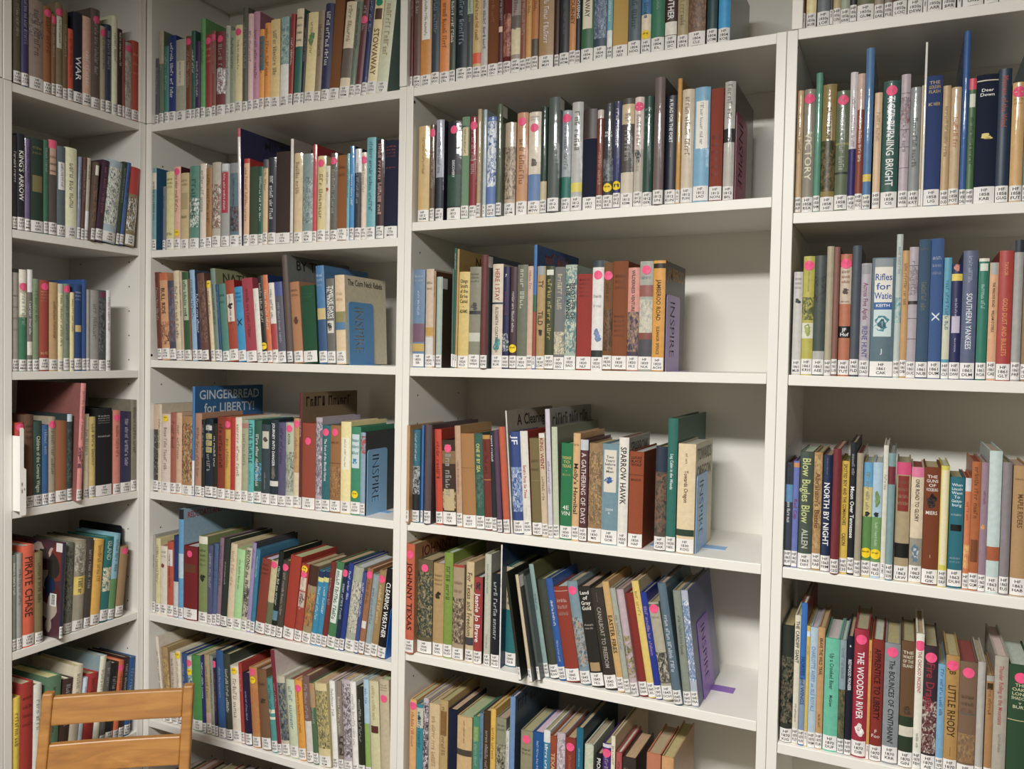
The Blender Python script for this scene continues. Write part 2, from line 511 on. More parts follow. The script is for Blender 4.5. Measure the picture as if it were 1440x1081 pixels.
BOOKS['S3'] = '''
213 221 568 4a4644 b0-.33:cbb090 m.4-.95:2a2828,8a8680
221 226 568 d4c4a8 v.2-.9:4a4438:~
226 238 582 dcc8bc Y.04 v.2-.85:6a5450:~
238 246 580 a8604c
246 254 580 d8b090
254 269 585 b08450 m.1-.95:8a4430,5a5c34,c8a068
269 272.5 543 3f7fb8 L-5 d.25 b.75-1:e8e8e8 k1f5f94 Fc4d0d8:GINGERBREAD/for_LIBERTY! q
272.7 282 581 b8876a v.2-.9:6a4434:~
282 286.8 590 2a2a2a
287 298 588 1c2a38 L-3 p.1-.17:c8c8c0 p.22-.3:b8a850 p.32-.4:b8a850 p.42-.5:b8a850
298 304 595 2a2420 L-3 v.2-.95:e8e0d0:~
304 315 586 8a3a24 v.1-.75:2a120c:~ c
315 322.5 586 d0a030 L-2 b0-.17:b03024 D.1 v.3-.85:4a3410:~
322.5 329 586 b82f24 L-2 q
329 338 586 e4dcc4 L-3 v.1-.85:b04c40:~
338 347 590 a8a888 b.05-.12:b07a70 v.2-.7:7a7a60:~
347 355.5 590 4fb4b0 L-2 v.05-.6:14444c:LITTLE_TURTLE v.7-.9:1c6468:~
355.5 366 590 2f5c4c L-2 v.2-.95:eaf0ea:~ m.6-.85:4a90b8
366 378 596 34444c L-1 p.1-.35:c8c4b0 m.18-.26:3a3430 v.7-.95:a8b0b0:~
378 389.5 590 24303c v.05-.62:f0f0ec:JOURNEY_INTO_DANGER b.82-.89:d8d4cc m.62-.8:6a6458
389.5 400 594 5a5478 v.08-.6:2a2848:~
400 411 594 b4bca4 D.06 v.15-.3:1c4a44:ATOGA m.4-.95:8a9484,6c7468
411 419 588 c0965c D.05 v.25-.55:8a6434:~ b.7-1:d8c8a0
419.3 423 552 6a2028 d.22 k7a6548 F2c2018:~ q v.25-.6:e0c8c0:~
423.2 441.5 595 9a4630 D.24 c q
442 451 587 b4a8b4 m.05-.95:8a8090,cfc4cc,6a5c64
451 462.3 598 1f6a70 D.07 v.18-.75:d8e4e0:The_Fort_of_the_Bloody_Horse
462.5 477 598 9a6a3a D.07 c h.2-.25:5a3818:~ b.5-.51:7a4424 m.55-.95:7a5028,b0824c
477.3 491.3 593 ecdc98 p.2-.6:efe8cc v.22-.58:6a5c38:~
491.6 505 600 2a8a64 p.1-.55:c4d8dc h.13-.38:3a6474:~/~/~ m.42-.5:3c84b4 Y.9
505.3 512 608 8aa4bc d.24 k3c3e40 m.05-.3:a83a30 q
'''
BOOKS['S4'] = '''
212 217.5 752 a8a498 v.3-.85:5a6468:~
217.5 224 757 d8cc90 v.1-.7:4a4430:~
224 233.5 768 dcd4c0 h.05-.2:8a8c84:~/~ m.3-.37:8a2c24 kb8705c
233.7 242.5 762 c05038 p.12-.38:dcd4cc
242.7 249.3 753 26386c b.65-1:c8c8c8 q
249.5 256.3 716 5aa0d0 d.25 b0-.1:22222a b.45-.7:b8d0dc k8aaabc Fa02c38:REDCOATS_AND_PETTICOATS q
256.6 276 768 7a1f24 D.12 p.28-.42:6a3a24 c q
278 290 754 7c8a50 b0-.1:e4e0c8 h.15-.4:3c4424:~/~/~/~ m.5-.6:242818
290 297 766 505478 L2
297 303 764 4a628a L4 h.3-.5:2c3c60:~/~
303 308.5 756 8a6a7c L6
308.5 317 757 2a3430 L6 v.3-.6:c8c89c:~
317 326 764 d8c4a0 L7 v.1-.9:a87c54:~
326 337 772 a4d490 L7 v.15-.6:34502c:~
337 345 770 c4bca4 L9 v.03-.75:2c2c28:BEYOND_the_FRONTIER m.55-.95:4a4844
345 350.5 763 9a8ab8 L9 k44444c
350.7 356.5 772 2f7a9c L9 v.1-.4:b8d4dc:~
357 370 786 8a3c28 L11 c h.05-.25:4a1c14:~/~/~
370.3 379 788 6a704c L11 b0-.66:c8bc8c D.04 q
379 386 775 1c2422 L11 v.2-.75:d0d8d0:~ b.8-.93:5a8a9c
386 395 788 4a4238 L11 D.1
396 411 782 a83824 L12 c q
411.5 422 793 a83c2c L12 p.2-.4:d4c8b0 p.42-.65:c8bca8 D.15 Y.05 m.44-.62:4a3a34
422.5 434.5 795 a08a60 L13 b0-.3:4a2c22 m.4-.9:b8903c,c86a3c,6a5c3c
435 442.7 803 1f8ab4 L13 b0-.1:24345c b.1-.17:d8d47c v.25-.8:c8e0e8:~
443 450 803 1f8ab4 L13 b0-.1:24345c b.1-.17:d8d47c v.25-.8:c8e0e8:~
450.3 457.3 790 7a2c28 L14
457.6 468.5 790 3f7c4c L14 p.1-.82:d8e0d8 v.12-.8:2c4438:~
469 475.3 795 1f2c4c L14 D.08 v.25-.85:c8d0e0:~
475.6 482 792 243c8c L14 v.1-.85:d0d8f0:~
482.3 496 797 a8ac98 L13 g m.2-.9:d0c8ac,6a7470,c8c4b4
496.3 502 805 40508c L13 v.15-.7:d8dcec:~
502.3 510 799 a06a44 L12 D.06 p.72-.82:e0d8d0
510.3 519 808 8fa4a8 L12 g
519.3 528.5 802 a0804c L12 D.09 v.2-.8:d8c490:~
529 540 800 101318 L12 v.17-.88:f4f4f4:CLEARING_WEATHER k0c0f14
'''
BOOKS['S5'] = '''
227 231.5 895 dcd0bc L-10 v.2-.9:4a4640:~
232 241 910 a88a58 L-7 m.1-.8:c8a458,8a7050
241.3 249 917 c8b8a4 L-4 v.1-.6:5a5048:~
249.2 256 915 e0d4b8 L-4 Y.04
256.2 264.5 918 2c4c80 L-3 g
264.8 271 922 c0c4b4 L-5 D.08 Y.25 m.3-.9:3c6c9c,4a8c4c
271.2 284 920 3f8a3c L-6 q
284.5 289.5 920 2a2c68 L-12 v.1-.8:d8d8e8:~
289.7 297 918 a89468 L-12 b.85-1:c8a498
297.2 302 920 8a9084 L-12 v.2-.9:2c2c2c:~
302.2 306.5 925 2a2440 L-10 D.05 v.2-.8:b05a50:~
306.8 317 913 2a568c L-10 k20303c Fc8d0d8:THE d.2
317.3 326.5 918 3a4034 L-10 v.2-.8:c8ccc0:~
327 339 934 e0d4c0 L-11 Y.05 v.2-.85:6a6058:~
339.3 344 931 a8362c L-10 c
344.3 354 945 241c3c L-8 v.3-.8:a8a8d8:~
355 366 937 c08040 L-9 D.04 Y.18 m.3-.95:c86a3c,a87c34
368 381 940 7a5638 L-10 c h.15-.25:4a301c:~ m.42-.5:4a301c
382 390 953 3f9490 L-10 b.5-.56:d8dcc0 b.62-.66:d8dcc0
390.3 396 914 7a2434 L-11 d.24 kc8b8b0 v.35-.9:c89098:~
396.3 407.5 950 c0b8a0 L-9 m.1-.95:2c3024,4c5c7c,8a9078
408 419.5 955 c0ccac L-7 v.1-.8:3c6c8c:~
420 430 956 e0981c L-7 D.09 v.15-.8:6a3c0c:~
430.3 440 950 7c5c54 L-7 g b.6-1:d4ccc4
440.5 448 960 4a6a48 L-7 b0-.35:b08a5c
448.3 465 960 d4c48c L-7 m.1-.9:8c8c5c,5a5448,c8b064
468 475.5 957 ece8e0 L-6 v.1-.9:6a6c70:~
476 483 957 8a7c6c L-4 v.2-.7:e0d4b8:~ m.7-.95:2c2420
483.3 495 955 b8acb4 L-4 m.05-.95:8c8088,d0c8d0,5c5058
496 504 958 e8e4dc L-5 v.15-.8:7a7c80:~
504.3 513 965 2a2a1c L-4
514 521.5 955 a4c4d8 L-4 b.5-1:8aac4a v.1-.4:3c70a8:~
522 535 957 ccc498 L-4 v.05-.45:9a8c54:~ p.5-.58:5a2c24
535.5 548.5 955 c0b090 L-3 D.2 h.04-.12:5a5040:~/~/~
'''
BOOKS['S6'] = '''
222 236 1098 5a3c34 L-6
236.5 246 1095 c0b090 L-6
246.5 258 1096 4a5c48 L-6
258.5 270 1094 a87c6c L-6
270.5 281 1100 3c2a2c L-6
281.5 296 1102 c8bca0 L-6
296.5 306 1104 8a3430 L-6
306.5 320 1106 4a4c54 L-6
321 334 1110 b8a888 L-6
335 350 1112 6a2c28 L-6
351 366 1116 3c4c5c L-6
367 384 1120 a89068 L-5
385 400 1124 44382c L-5
401 420 1128 7a3c30 L-4
421 440 1132 54605c L-4
'''
BOOKS['T0'] = '''
573 579.5 -45 5a1c20 v.3-.9:b8a8a0:~
580 590 -42 5c4038
590 605 -50 b87828 p.3-.68:d0ccc4 v.32-.66:6a6868:~
605 616.5 -45 2c3a44 v.3-.7:6a7884:~
617 630.5 -48 c8762c v.35-.8:5a3010:~
630.8 639 -40 3c4438 v.3-.75:d0d0c4:~
640 655 -46 14242c v.3-.8:7c8c94:~
655.3 663 -42 9aa890 b.45-1:3c4444
663.3 675 -45 b89a60 v.3-.75:4a3820:~ b.86-.97:c84a28
675.3 684.3 -44 a8a4a0 v.3-.85:1c1c20:~
684.6 699 -50 6a3c1c c v.25-.6:8a5c2c:~
699.3 706 -45 4a2024 p.62-.68:c8a898
706.3 717 -48 5c1c1c c m.5-.95:a86c54,8a4c3c
717.3 730 -45 8a7c78 b.66-.95:c0b490 b.52-.66:5c5450
730.3 738.3 -45 7c4428
738.5 746 -44 b8843c v.3-.75:4a3018:~
746.3 755.5 -44 a8682c b.8-1:4a4438
756.5 777 -50 94744c v.3-.9:e0dccc:~ 
779 785 -40 3c2420 q
785.5 799 -48 24282c v.4-.8:5c646c:~
799.5 808.3 -44 b8783c v.35-.68:4a2c14:JOURNEY
808.5 815 -44 26262a v.3-.7:d8d4d0:CROSSING
816 833 -48 2a5c3c p.2-.76:c8c0a8 v.4-.62:3c342c:AWAY
833.5 851.5 -50 2c3c50 m.3-.9:3f5068,4c5c74,7c8ca0
852.5 860 -44 5a9aa8 v.3-.7:d8e4e8:~ b.8-1:c8d0cc
860.5 881.5 -52 a8883c c q
882 899.5 -50 44545c v.3-.9:20282c:~
900.5 914 -46 2c6a94 b.65-1:c8b8a0 Y.93
914.3 933 -50 1f6a4c g
934 950.5 -48 3a1c18 v.3-.77:e8e4dc:BROTHER b.8-.99:c8c4b8
951.5 966.5 -50 94845c v.3-.9:5c5034:~
967 991 -54 6a4a34 m.5-.95:4a3424,7c5c44
993 1007.5 -48 1c3c40 q
1009 1025.5 -50 1c8cc4 g q k3a4434 d.2
'''
BOOKS['T1'] = '''
586 601.5 177 c8a868 g
603 609.5 175 5a4630 g D.1
610.5 621.5 168 9aa0b0 g b.65-1:1c2838 v.15-.62:3c4458:~ k2a2438 d.17
627 646 170 20222c g D.08 v.45-.65:d8dce0:DISCOVERY b.62-.98:1c4434
647 657.5 164 6a8c6c c b.1-.11:3c4434 p.12-.44:c8b88c v.14-.42:4a4024:~
658 668.8 164 8a2430 g D.1 b.48-.485:d0a880
669 675.8 153 a8946c g o8 q
676 682 154 a8b8c0 g q
682.5 695 164 5a78b4 g m.05-.8:c8d4e8,dce4f0,3c5c98
696 705 146 4c5a44 g W o12 d.21 k44503c q
706 722.5 172 b4a088 g m.3-.95:5c4c40,8a7460
724 739.5 158 c08a60 g D.08 v.3-.85:6a4424:~
740.5 757.5 157 d0c4b0 g h.04-.1:3c3428:~/~ D.18 b.7-1:5a7cac m.52-.62:5c544c
758 767 150 1c3830 g b.8-1:c0b088 q
768 785.5 136 4a5450 g W o12 d.22 k424c48 q
786 800.5 155 9aa4a8 g D.07 b.76-1:1c7060 v.15-.7:4c5858:~ k1c5c50
801 816.5 143 b0b0ac g v.1-.8:3c3c3c:~ b.85-.95:d8c838
818 836.7 153 161c30 c b0-.33:3a2c28 b.33-.335:7a3c30 q
837 845.7 154 7c3c2c g b0-.1:c8bcb0 v.5-.9:c09078:~
846 860 145 34383c g h.3-.37:e0e0d8:RED/PAWNS Y.92 m.6-.85:60686c
860.5 870.7 142 3a3c64 g v.08-.6:e4e4ec:~ Y.92 b.62-1:2c3468
871 888.5 138 4a4440 g b.06-.27:c8b088 b.78-1:c8bca8
889 901.7 136 d8c4bc g D.08 b.55-1:b4ac9c m.55-.7:2c3440
902 915.5 135 1a4438 g h.08-.4:9cb8a8:~/~/~/~
916.5 931 108 6a5a58 g o12 d.22 k2c2c30 q
933 948.5 134 181c2c v.04-.5:f0f0ec:A_FLAG_FOR_THE_FORT v.56-.66:c8c8c8:~
949 955 110 c08c2c g q ka87424
955.5 972.5 125 c8b8a0 g v.08-.7:6a5038:~
973 994.8 122 6ca4c4 g p.14-.62:e0dcd0 v.16-.6:8a7c70:~
996 1013.8 124 843828 c h.45-.9:5c2018:~/~/~/~/~/~
1015 1030 114 b0aca4 g b.45-.58:2c2c2c v.03-.42:5a5854:~ k4a4640 d.2
'''
BOOKS['T2'] = '''
577.5 595 379 6a88a8 h.05-.15:d0dce8:~/~ v.25-.55:d8e0e8:~ b.64-.86:7a5a6c b.88-.97:c8a848
596.5 607.5 378 d0b8a0 h.12-.25:2c241c:~/~ b.68-.78:c89c3c b.8-1:d8d4cc
608 611 381 b08a5c k6a4228
611.3 619.5 389 a8bcb0 g W o10 d.2 k4a3c28 q
634 636 378 4a6a60 q
636.2 639 349 1c5c4c v.05-.3:d8e4dc:~ L3 d.22
639.2 642 350 b89450 kb0904c F2c2014:NOW d.24 q L4
642.3 657 382 dcc068 h.08-.5:3a2c10:Chingo/Smith/of_the/Erie/Canal/-/ADAMS
657.3 673 375 8a8874 h.06-.18:4a4838:~/~/~ m.4-.5:4a4c44 b.5-.54:34383c b.75-.85:c8c8b8
673.5 683 358 6a2c30 g W o14 d.21 k3c4a54 q
690 704.5 371 dcccb4 v.05-.4:a85440:HERE_I_STAY v.47-.97:4c5458:ELIZABETH_COATSWORTH m.8-.95:3c9494 b.42-.44:24404c
704.7 714 375 1f2050 h.06-.12:e8e8f0:7 v.28-.55:b83c4c:~ m.75-.95:2c5c4c,d8d8e0
715 724.7 375 4a303c v.28-.75:e4dcd8:~ Y.92
725 739.3 372 6c705c v.05-.6:ccd0b8:~
739.6 747 374 d8b098 v.05-.9:7a5448:~
747.5 752 344 2f70b8 d.24 b.45-.6:2a6a3c b.6-1:a04a2c k2c5894 Fb06040:~ q
752.3 764 374 b8945c p0-.1:9aa4a8 v.16-.24:4a3018:TY v.5-.66:4a3018:TILD m.7-.78:2c2018
764.3 777 374 3c4424 v.15-.95:c8b060:~ p.04-.1:e0e0d0
777.3 791.8 375 7c7c7c v.08-.5:d4c8a0:~ m.72-.97:c8bc98 c
792 808 372 a4b8a8 v.2-.6:1c1c1c:BROTHER_OF/THE_WIND m.02-.97:d0d0b8,6c9490,4c7c80,c0c8b0
809 829.7 385 a03830 c h.04-.28:5a1814:~/~/~/~/~ q
830 845.7 366 e4e0dc b0-.07:34444c b.93-1:2c3430 D.15 m.7-.85:6c84b0 h.3-.5:8a8884:~/~
846 858.7 369 7c5430 c D.14 v.22-.45:3c2814:~ m.5-.95:5c3c1c,3c2c18
859 879.8 367 8a4c28 c h.12-.3:5c3018:~/~/~ h.55-.8:5c3018:~/~/~/~/~
880 896 376 e09484 b.53-1:4a3c50 v.03-.5:3c2c30:WILDERNESS_VENTURE m.5-.95:3c3444,7c5c74,b08c60
896.3 915 367 a8a89c D.07 b.25-.37:9a5a50 m.4-.75:d4ccb4,c8c4b0 b.75-.82:8a4c40 b.82-1:4c4c54 h.12-.2:7c8c94:~
915.3 932 366 e09c24 b.03-.08:2c2010 v.2-.62:3c2408:JAMBEROO_ROAD v.68-.97:5c3c0c:ELEANOR_SPENCE k484644 Fb0803c:JAMBEROO d.16
'''
BOOKS['T3'] = '''
570 575.5 598 c8945c g q o19
576.5 589 604 1f7084 g o8 b.45-1:20242a v.05-.4:d8e4e8:~ m.45-.8:a8acb0
589.5 594 598 3c70b0 g q
594.5 604 597 5a4a50 g o12 d.22 k54444a q
612.5 622 603 d0452a L-8 v.15-.95:3c140c:~ ka83824
622.3 641 618 443428 L-8 b.15-.33:8a6c44 D.09 p.68-.98:c8b080 m.72-.95:5a4428 c
642 650 598 c8a07c L-10 kb8905c v.4-.8:8a6850:~
650.5 669 609 b07c44 L-10 c q b.42-.425:7c5428
669.3 681 609 3a6454 L-10 v.12-.47:d8d06c:ONE_IF_BY_SEA m.5-.9:4c7c6c,2c4c44 c
681.5 692 611 7c342c L-10 c b0-.05:c09040 b.54-.55:c07c3c v.08-.5:4c1814:~
692.3 698.5 606 1f2c30 L-9 v.05-.45:e4e8e8:~
699 706 605 5a3c5c L-6 g o8 q
707.5 717.5 600 d05a34 L-9 o8 g k5c4c54 d.2 q
718 721 577 d4d0c4 L-14 d.25 ka8a090 F2c2824:A_Clearing q
721.5 736 607 2c4a8c L-6 v.05-.45:e8ecf4:JF m.4-.9:7c98c8,c8d4e4,3c5c9c g
736.3 747 606 e4e0d4 L-6 v.38-.75:b83430:Sarah's_Pony_Six_Times v.85-.95:4a4a4a:~ ka82420
748.5 762 616 7c6c40 L-5 c h.2-.4:5c4c24:~/~ b.5-.505:948454
762.3 770.5 609 d4bc98 L-6 v.05-.4:8c2c24:KING_WENT v.48-.97:5c4c3c:~ b0-.05:e8e0d4
771 777.5 575 d4ccd8 L-5 d.25 k9a9894 v.45-.75:6c548c:~ q F3c3c40:~
778 786 600 c4ccac L-3 d.25 k8a9078 q
786.3 802.7 623 1c7a48 c h.15-.4:d0c060:PASSAGE/TO/TEXAS/-/~ h.74-.88:d8e0d0:4E/VIN
803 812.7 609 e0b074 v.32-.87:1c1410:Molly's_Hannibal h.1-.14:6a4a24:~
813 824 618 5c3438 b0-.12:c8ccd0 v.15-.95:dccccc:A_GATHERING_OF_DAYS
825 843.7 623 a07c50 m.1-.95:7c5c3c,c0985c,8a7454,b8a84c g
844 866.7 624 7094a0 p.07-.56:e0d8c8 h.13-.34:34404c:Two/Years/before/the/Mast m.38-.46:2c5c9c h.74-.82:d0dce0:2004/8
867 880.7 615 e8e4d8 v.1-.7:34322c:SPARROW_HAWK kb0aca0 F34322c:SPARROW
882 902 635 9c4a24 c h.05-.18:34140c:LUCAS/BLACK/WOLF b.28-.285:34140c h.31-.36:34140c:~ d.19
918.5 934.5 628 5a4c40 g b0-.28:24344c m.3-.95:8c5c44,6c6454,3c3c38
935 948.5 588 1f7064 v.3-.6:e4f0ec:Log_Cabin_in_the_Woods d.25 k4a6a60
950 974.5 624 e8d0a4 v.28-.62:5c4c34:Towards_Oregon v.1-.22:5c4c34:~ b.9-.97:2c4434 kc4bc9c F5c5440:TOWARDS/OREGON d.155
'''
BOOKS['T4'] = '''
568.5 581.5 765 d0603c o15 D.09 v.2-.9:3c1008:JOHNNY_TEXAS ka8784c F5c1c18:JOHNNY d.2
584 606 787 6a5c40 D.1 m.15-.95:2c3830,a8945c,44504c,c0a870
607 621.7 792 b8965c h.12-.28:5c4424:~/~/~ m.35-.45:2c2018
622 634 777 809c30 v.15-.85:34440c:~
634.5 650 794 b09878 b0-.03:b03c30 h.15-.35:7c6444:~/~ m.4-.95:7c6450,c8b490,4c4038
653 663.8 790 d4bc8c v.12-.85:5c4c2c:For_Texas_and_Freedom b.86-.95:44444c
664 675.7 812 a83434 g v.22-.88:f4ecec:Jeanie_Jo_Brave m.05-.18:3c2428 k2c2028
679 687.7 779 c4c4b0 v.1-.4:2c8474:~ v.8-.95:5c5c54:~
689 700.5 807 1c2028 v.1-.85:c4c8d0:~
701.5 706 766 ece8e4 d.25 k1f3c5c v.3-.7:a8a4a0:~
706.5 724 797 1a7478 o-20 b0-.5:c8b88c h.3-.45:3c3c2c:~/~
729 733 805 23251c L-21 g o40 d.22 q
744 748.5 808 d0bc98 L-20 g W o40 k4c5050 d.2 q
756 761 810 505854 L-21 g o22 d.2 q
765 772.5 793 8aa8a4 L-24 k5a5c34 v.3-.8:3c5454:~ d.2
773 786 815 44483c L-19 g h.1-.5:5c6450:~/~
786.3 796 813 2a5ca8 L-22 v.25-.55:f0f4fc:~ v.7-.95:b8cce4:~
796.3 816 825 983824 L-20 c h.12-.36:e0ccc0:~/~/~ b.05-.055:d8c8b8
816.3 831 817 7c98a4 L-23 g D.08 m.4-.95:98b0b8,4c6870,bc9c84
832 850 825 2a2824 L-21 h.04-.28:f0ece0:Land/of/Gray/Gold h.42-.5:e0d8c8:~/~ p.88-.98:b09060
851 868.5 827 3a342c L-23 v.05-.16:a8a498:~ v.22-.92:a8a498:CANALBOAT_TO_FREEDOM
869 878.5 818 d4a864 L-23 v.35-.75:241a0c:EASTER_FIRES
879 887 827 a8ac9c L-22 v.3-.8:6c7064:~
887.5 898 829 c8b0b8 L-22 g o8 d.2 m.5-.95:5c6c44,c09c5c
900 911.5 834 8a2c24 L-22 c q
912 922 817 e8c858 L-25 kd0c090 v.1-.6:8c7424:~
922.3 931.5 833 24389c L-24 v.15-.7:c09cb4:~
932 947 847 b4ac94 L-22 D.05 b.02-.06:4c6c44 h.15-.2:8c8470:~ b.6-.97:6c685c m.6-.95:2c2c28,c4bca4
947.5 960 820 5a7484 L-24 g o10 v.3-.85:d8dce4:~ d.2
961 972.5 830 8c9484 L-16 v.25-.65:34382c:~
973 982.5 830 b4bccc L-16 m.1-.9:5c84b0,e0e4ec,8094b8 k6a7090 d.2
'''
BOOKS['T5'] = '''
574 583 984 e0a860 D.05 v.15-.6:9c3c1c:~
583.3 592.5 991 2a8a98 b.04-.3:c4c4b0 m.14-.2:2c2c28
593 600.3 982 c4b8c0 m.05-.9:8c8088,e0d4dc,3c3438
600.8 615.5 990 d4b888 v.15-.8:8c6c44:~
616 627 985 bc9c60 p.12-.4:8a5c1c
628 640 998 141c38 q
640.5 661 1008 d0ac74 v.05-.35:4c2c14:~ b.42-.5:4c4438
662.5 671.5 1008 3c8a6c p.12-.3:7ca43c
672 677 1003 5c84a0
677.3 687 1000 4c3418
687.3 694.3 997 e0b034 v.2-.6:5c3c0c:~
694.6 708.5 1010 8c8c70 h.05-.15:5c5c44:~/~ m.3-.6:3c3830,b0a890
709 713.7 1028 d0d0c8
714 721 980 6c90c0 d.25 k44586c F2c3440:~ q
729.5 746 1028 948c6c D.1 h.2-.3:4c4834:~/~
746.5 761 1030 0f5494 v.1-.5:b8ccdc:~
761.5 770.5 1027 dce0dc b.14-.9:2c80a8 v.16-.5:e0ecf0:~
771 779.5 1035 9c4424 v.2-.6:d8b070:TEXAS
780 791.5 1031 c0b0b8 m.05-.9:94848c,d8ccd4
792 806 1038 8c3424 D.1 v.2-.5:c07450:~
807 816.5 1024 0c6884 k143848 d.23 v.2-.4:b8dce4:~
819 831 1047 c4ccb4 m.05-.6:a8c4a4,d8d0b0
835 843.5 1060 1c1a20 v.05-.4:e8e8e8:PIONEER
844 855.5 1046 4c2c74 D.1 b0-.04:d8d0d8
856 861.5 1035 e4dcc0 kc8b48c d.24 v.1-.4:2c2824:~
863 871 1058 b4504c
872 890.5 1066 3c302c h.1-.25:b0a08c:~/~
905.5 925 1060 c07450 c q
926.5 943 1065 d49c60 kb08c60 q d.18
'''
BOOKS['U0'] = '''
1127 1132 -130 5a2018
1133 1147 -130 d0c088
1148.5 1166 -135 5c6468
1166.5 1170.7 -130 2a2624 q
1171 1181.3 -125 a89468
1181.6 1194.3 -130 8c9480
1194.6 1204 -125 242424
1204.5 1228.5 -140 5a5a38
1229 1242 -130 8c7c6c
1243 1254.5 -120 7c7468 g
1255 1275 -140 4c3428
1276 1297 -140 a8a49c
1298 1303.5 -130 c8c0b0
1304 1324 -135 2c2c34
1325 1344 -140 6c5c4c
1346 1352 -135 b0a488
1353 1383 -140 1c2438
1384 1404 -140 7c4434
1405 1424 -140 54604c
1425 1446 -140 94744c
'''
BOOKS['U1'] = '''
1117 1125.5 127 c0a070 g
1126 1142 125 8a8474 g D.07 v.4-.9:d8d0b0:VICTORY
1142.5 1151.5 102 4a8c74 g q
1152 1171.5 118 8a7438 g v.2-.48:2c2410:CALICO_BUSH m.5-.95:34300c,2c280c,6c5c2c
1172 1190 127 5c6a4c g D.07 b.5-.52:8c8c3c b.78-.8:2c342c
1190.5 1200.7 101 cfc8cc g b.62-1:2c2468 v.2-.62:4c4458:~
1201 1211 103 c8a898 g b.3-1:8a3c24 v.35-.75:e0c8b8:~
1211.5 1223 67 4a78a8 g b.86-.91:d8c03c q d.22
1225.5 1236 130 d0ae88 v.2-.8:9c7c58:~
1237 1260.5 113 24544c g D.07 v.14-.95:e0e8e0:TIGER_BURNING_BRIGHT
1262 1275 104 b0a0a8 b.16-.165:5c5058 b.47-.475:5c5058 b.62-.625:5c5058 b.8-.805:5c5058 m.2-.42:8c7c88,8c4c54
1275.5 1290.5 122 8a9090 g v.3-.8:3c4444:~
1291 1294 120 b09c78 q
1294.2 1297.3 59 dcd8cc d.22 q g
1297.6 1320 106 2c3f70 c h.04-.16:b89c60:THE/GOLDEN/FLASH h.23-.27:b89c60:MC_NEER
1321 1332 120 b89868 v.2-.7:7c6440:~
1332.5 1347 122 c4a880 g v.3-.75:b84c34:~
1348 1357 43 285898 g d.24 q
1357.3 1367.5 110 3c6434 b0-.1:d8405c p.14-.26:d0d4c4 v.35-.8:1c3414:~
1368 1398.3 104 141e34 c b.05-.06:c8c0a0 h.12-.2:ece8dc:Deer/Down m.52-.58:d8c060,e0c868
1398.6 1417 96 1a3048 v.06-.5:a04038:Mistress_of_the_Wind
1418.5 1436.5 115 d0a464 g D.07 h.14-.22:6c4c24:~/~
1437 1446 63 5a8088 g q d.22
'''
BOOKS['U2'] = '''
1112.5 1125 382 cfcac4 h.05-.2:7c7874:~/~/~ m.3-.36:34383c

1125.5 1141 360 bcb438 D.07 v.15-.35:8c8c20:~ m.4-.62:5c6430,4c5424 b.65-.8:e0dcc8 m.66-.78:94a040
1141.3 1157.5 359 44504c h.5-.6:6c7464:~/~ m.2-.45:2c3434 b.92-1:b4b4b0
1158 1167.5 346 b4a88c g o5 q
1168 1176 347 8c5a50 g o5 q
1177 1193 357 c0704c D.07 b.12-.47:d0bca4 h.14-.28:54382c:~/~/~ m.32-.38:4c3c34 h.43-.46:54382c:~ b.68-.79:1c1c20 h.69-.78:f0f0f0:JF/Huf
1193.5 1206 345 4a5460 g o5 q
1206.5 1221 370 b8b0b8 p.01-.11:9a9ca0 v.2-.58:8c3c64:Across_Five_Aprils v.64-.97:5a5494:IRENE_HUNT
1221.7 1254.7 362 54707c p.09-.43:e4e0d4 p.43-.5:2060a8 p.5-.76:c8dcdc h.14-.41:2850a0:Rifles/for/Watie h.44-.48:f0f0f0:KEITH m.55-.72:2c8494,1c5c6c,4c9c9c h.87-.93:d8dce0:J p.01-.09:8a9498
1255 1263.7 329 bccac4 g v.1-.5:6c7c80:~ m.5-.7:5c9ca8 d.2
1264 1273 352 c89858 v.12-.55:5c3c1c:~
1273.3 1286 347 b4a8b0 b.16-.165:5c5058 b.47-.5:3c3438 b.62-.625:5c5058 b.8-.805:5c5058 m.2-.42:8c7c88,94848c
1286.5 1303 336 3f5a74 c v.35-.6:6c7454:~ h.04-.1:6c7454:~
1303.6 1321.5 335 3f5f94 c h.12-.3:c8d4e4:~/~/~ v.6-.8:dce4f0:X
1322.5 1333 362 4fa0bc b.55-.97:d0d0b4 v.22-.9:2c4c7c:~
1333.5 1348.5 371 23285c b.1-.17:e8cc30 m.0-.08:c87c6c v.35-.55:d0d0e0:~ p.53-.7:c4bcd4 v.75-.9:d8d8ec:~
1349 1369.5 352 5a6484 v.38-.88:dce0ec:SOUTHERN_YANKEES v.05-.3:b0b8d0:~
1371 1385.5 363 147a64 b0-.03:e4e0cc v.25-.5:a8d8c8:~ p.05-.12:d8e0d0
1386.5 1399 369 e0a878 p0-.12:b0b0ac v.2-.45:4c3424:THE_PERILOUS_ROAD v.48-.7:4c3424:WILLIAM_O_STEELE
1399.5 1419.5 352 b43c34 v.1-.22:e8944c:TAYLOR v.42-.93:e8944c:GOLD_DUST_AND_BULLETS
1420.5 1433.5 337 a8a8a4 g o5 q b0-.1:2c3440
1434 1446 345 94744c
'''
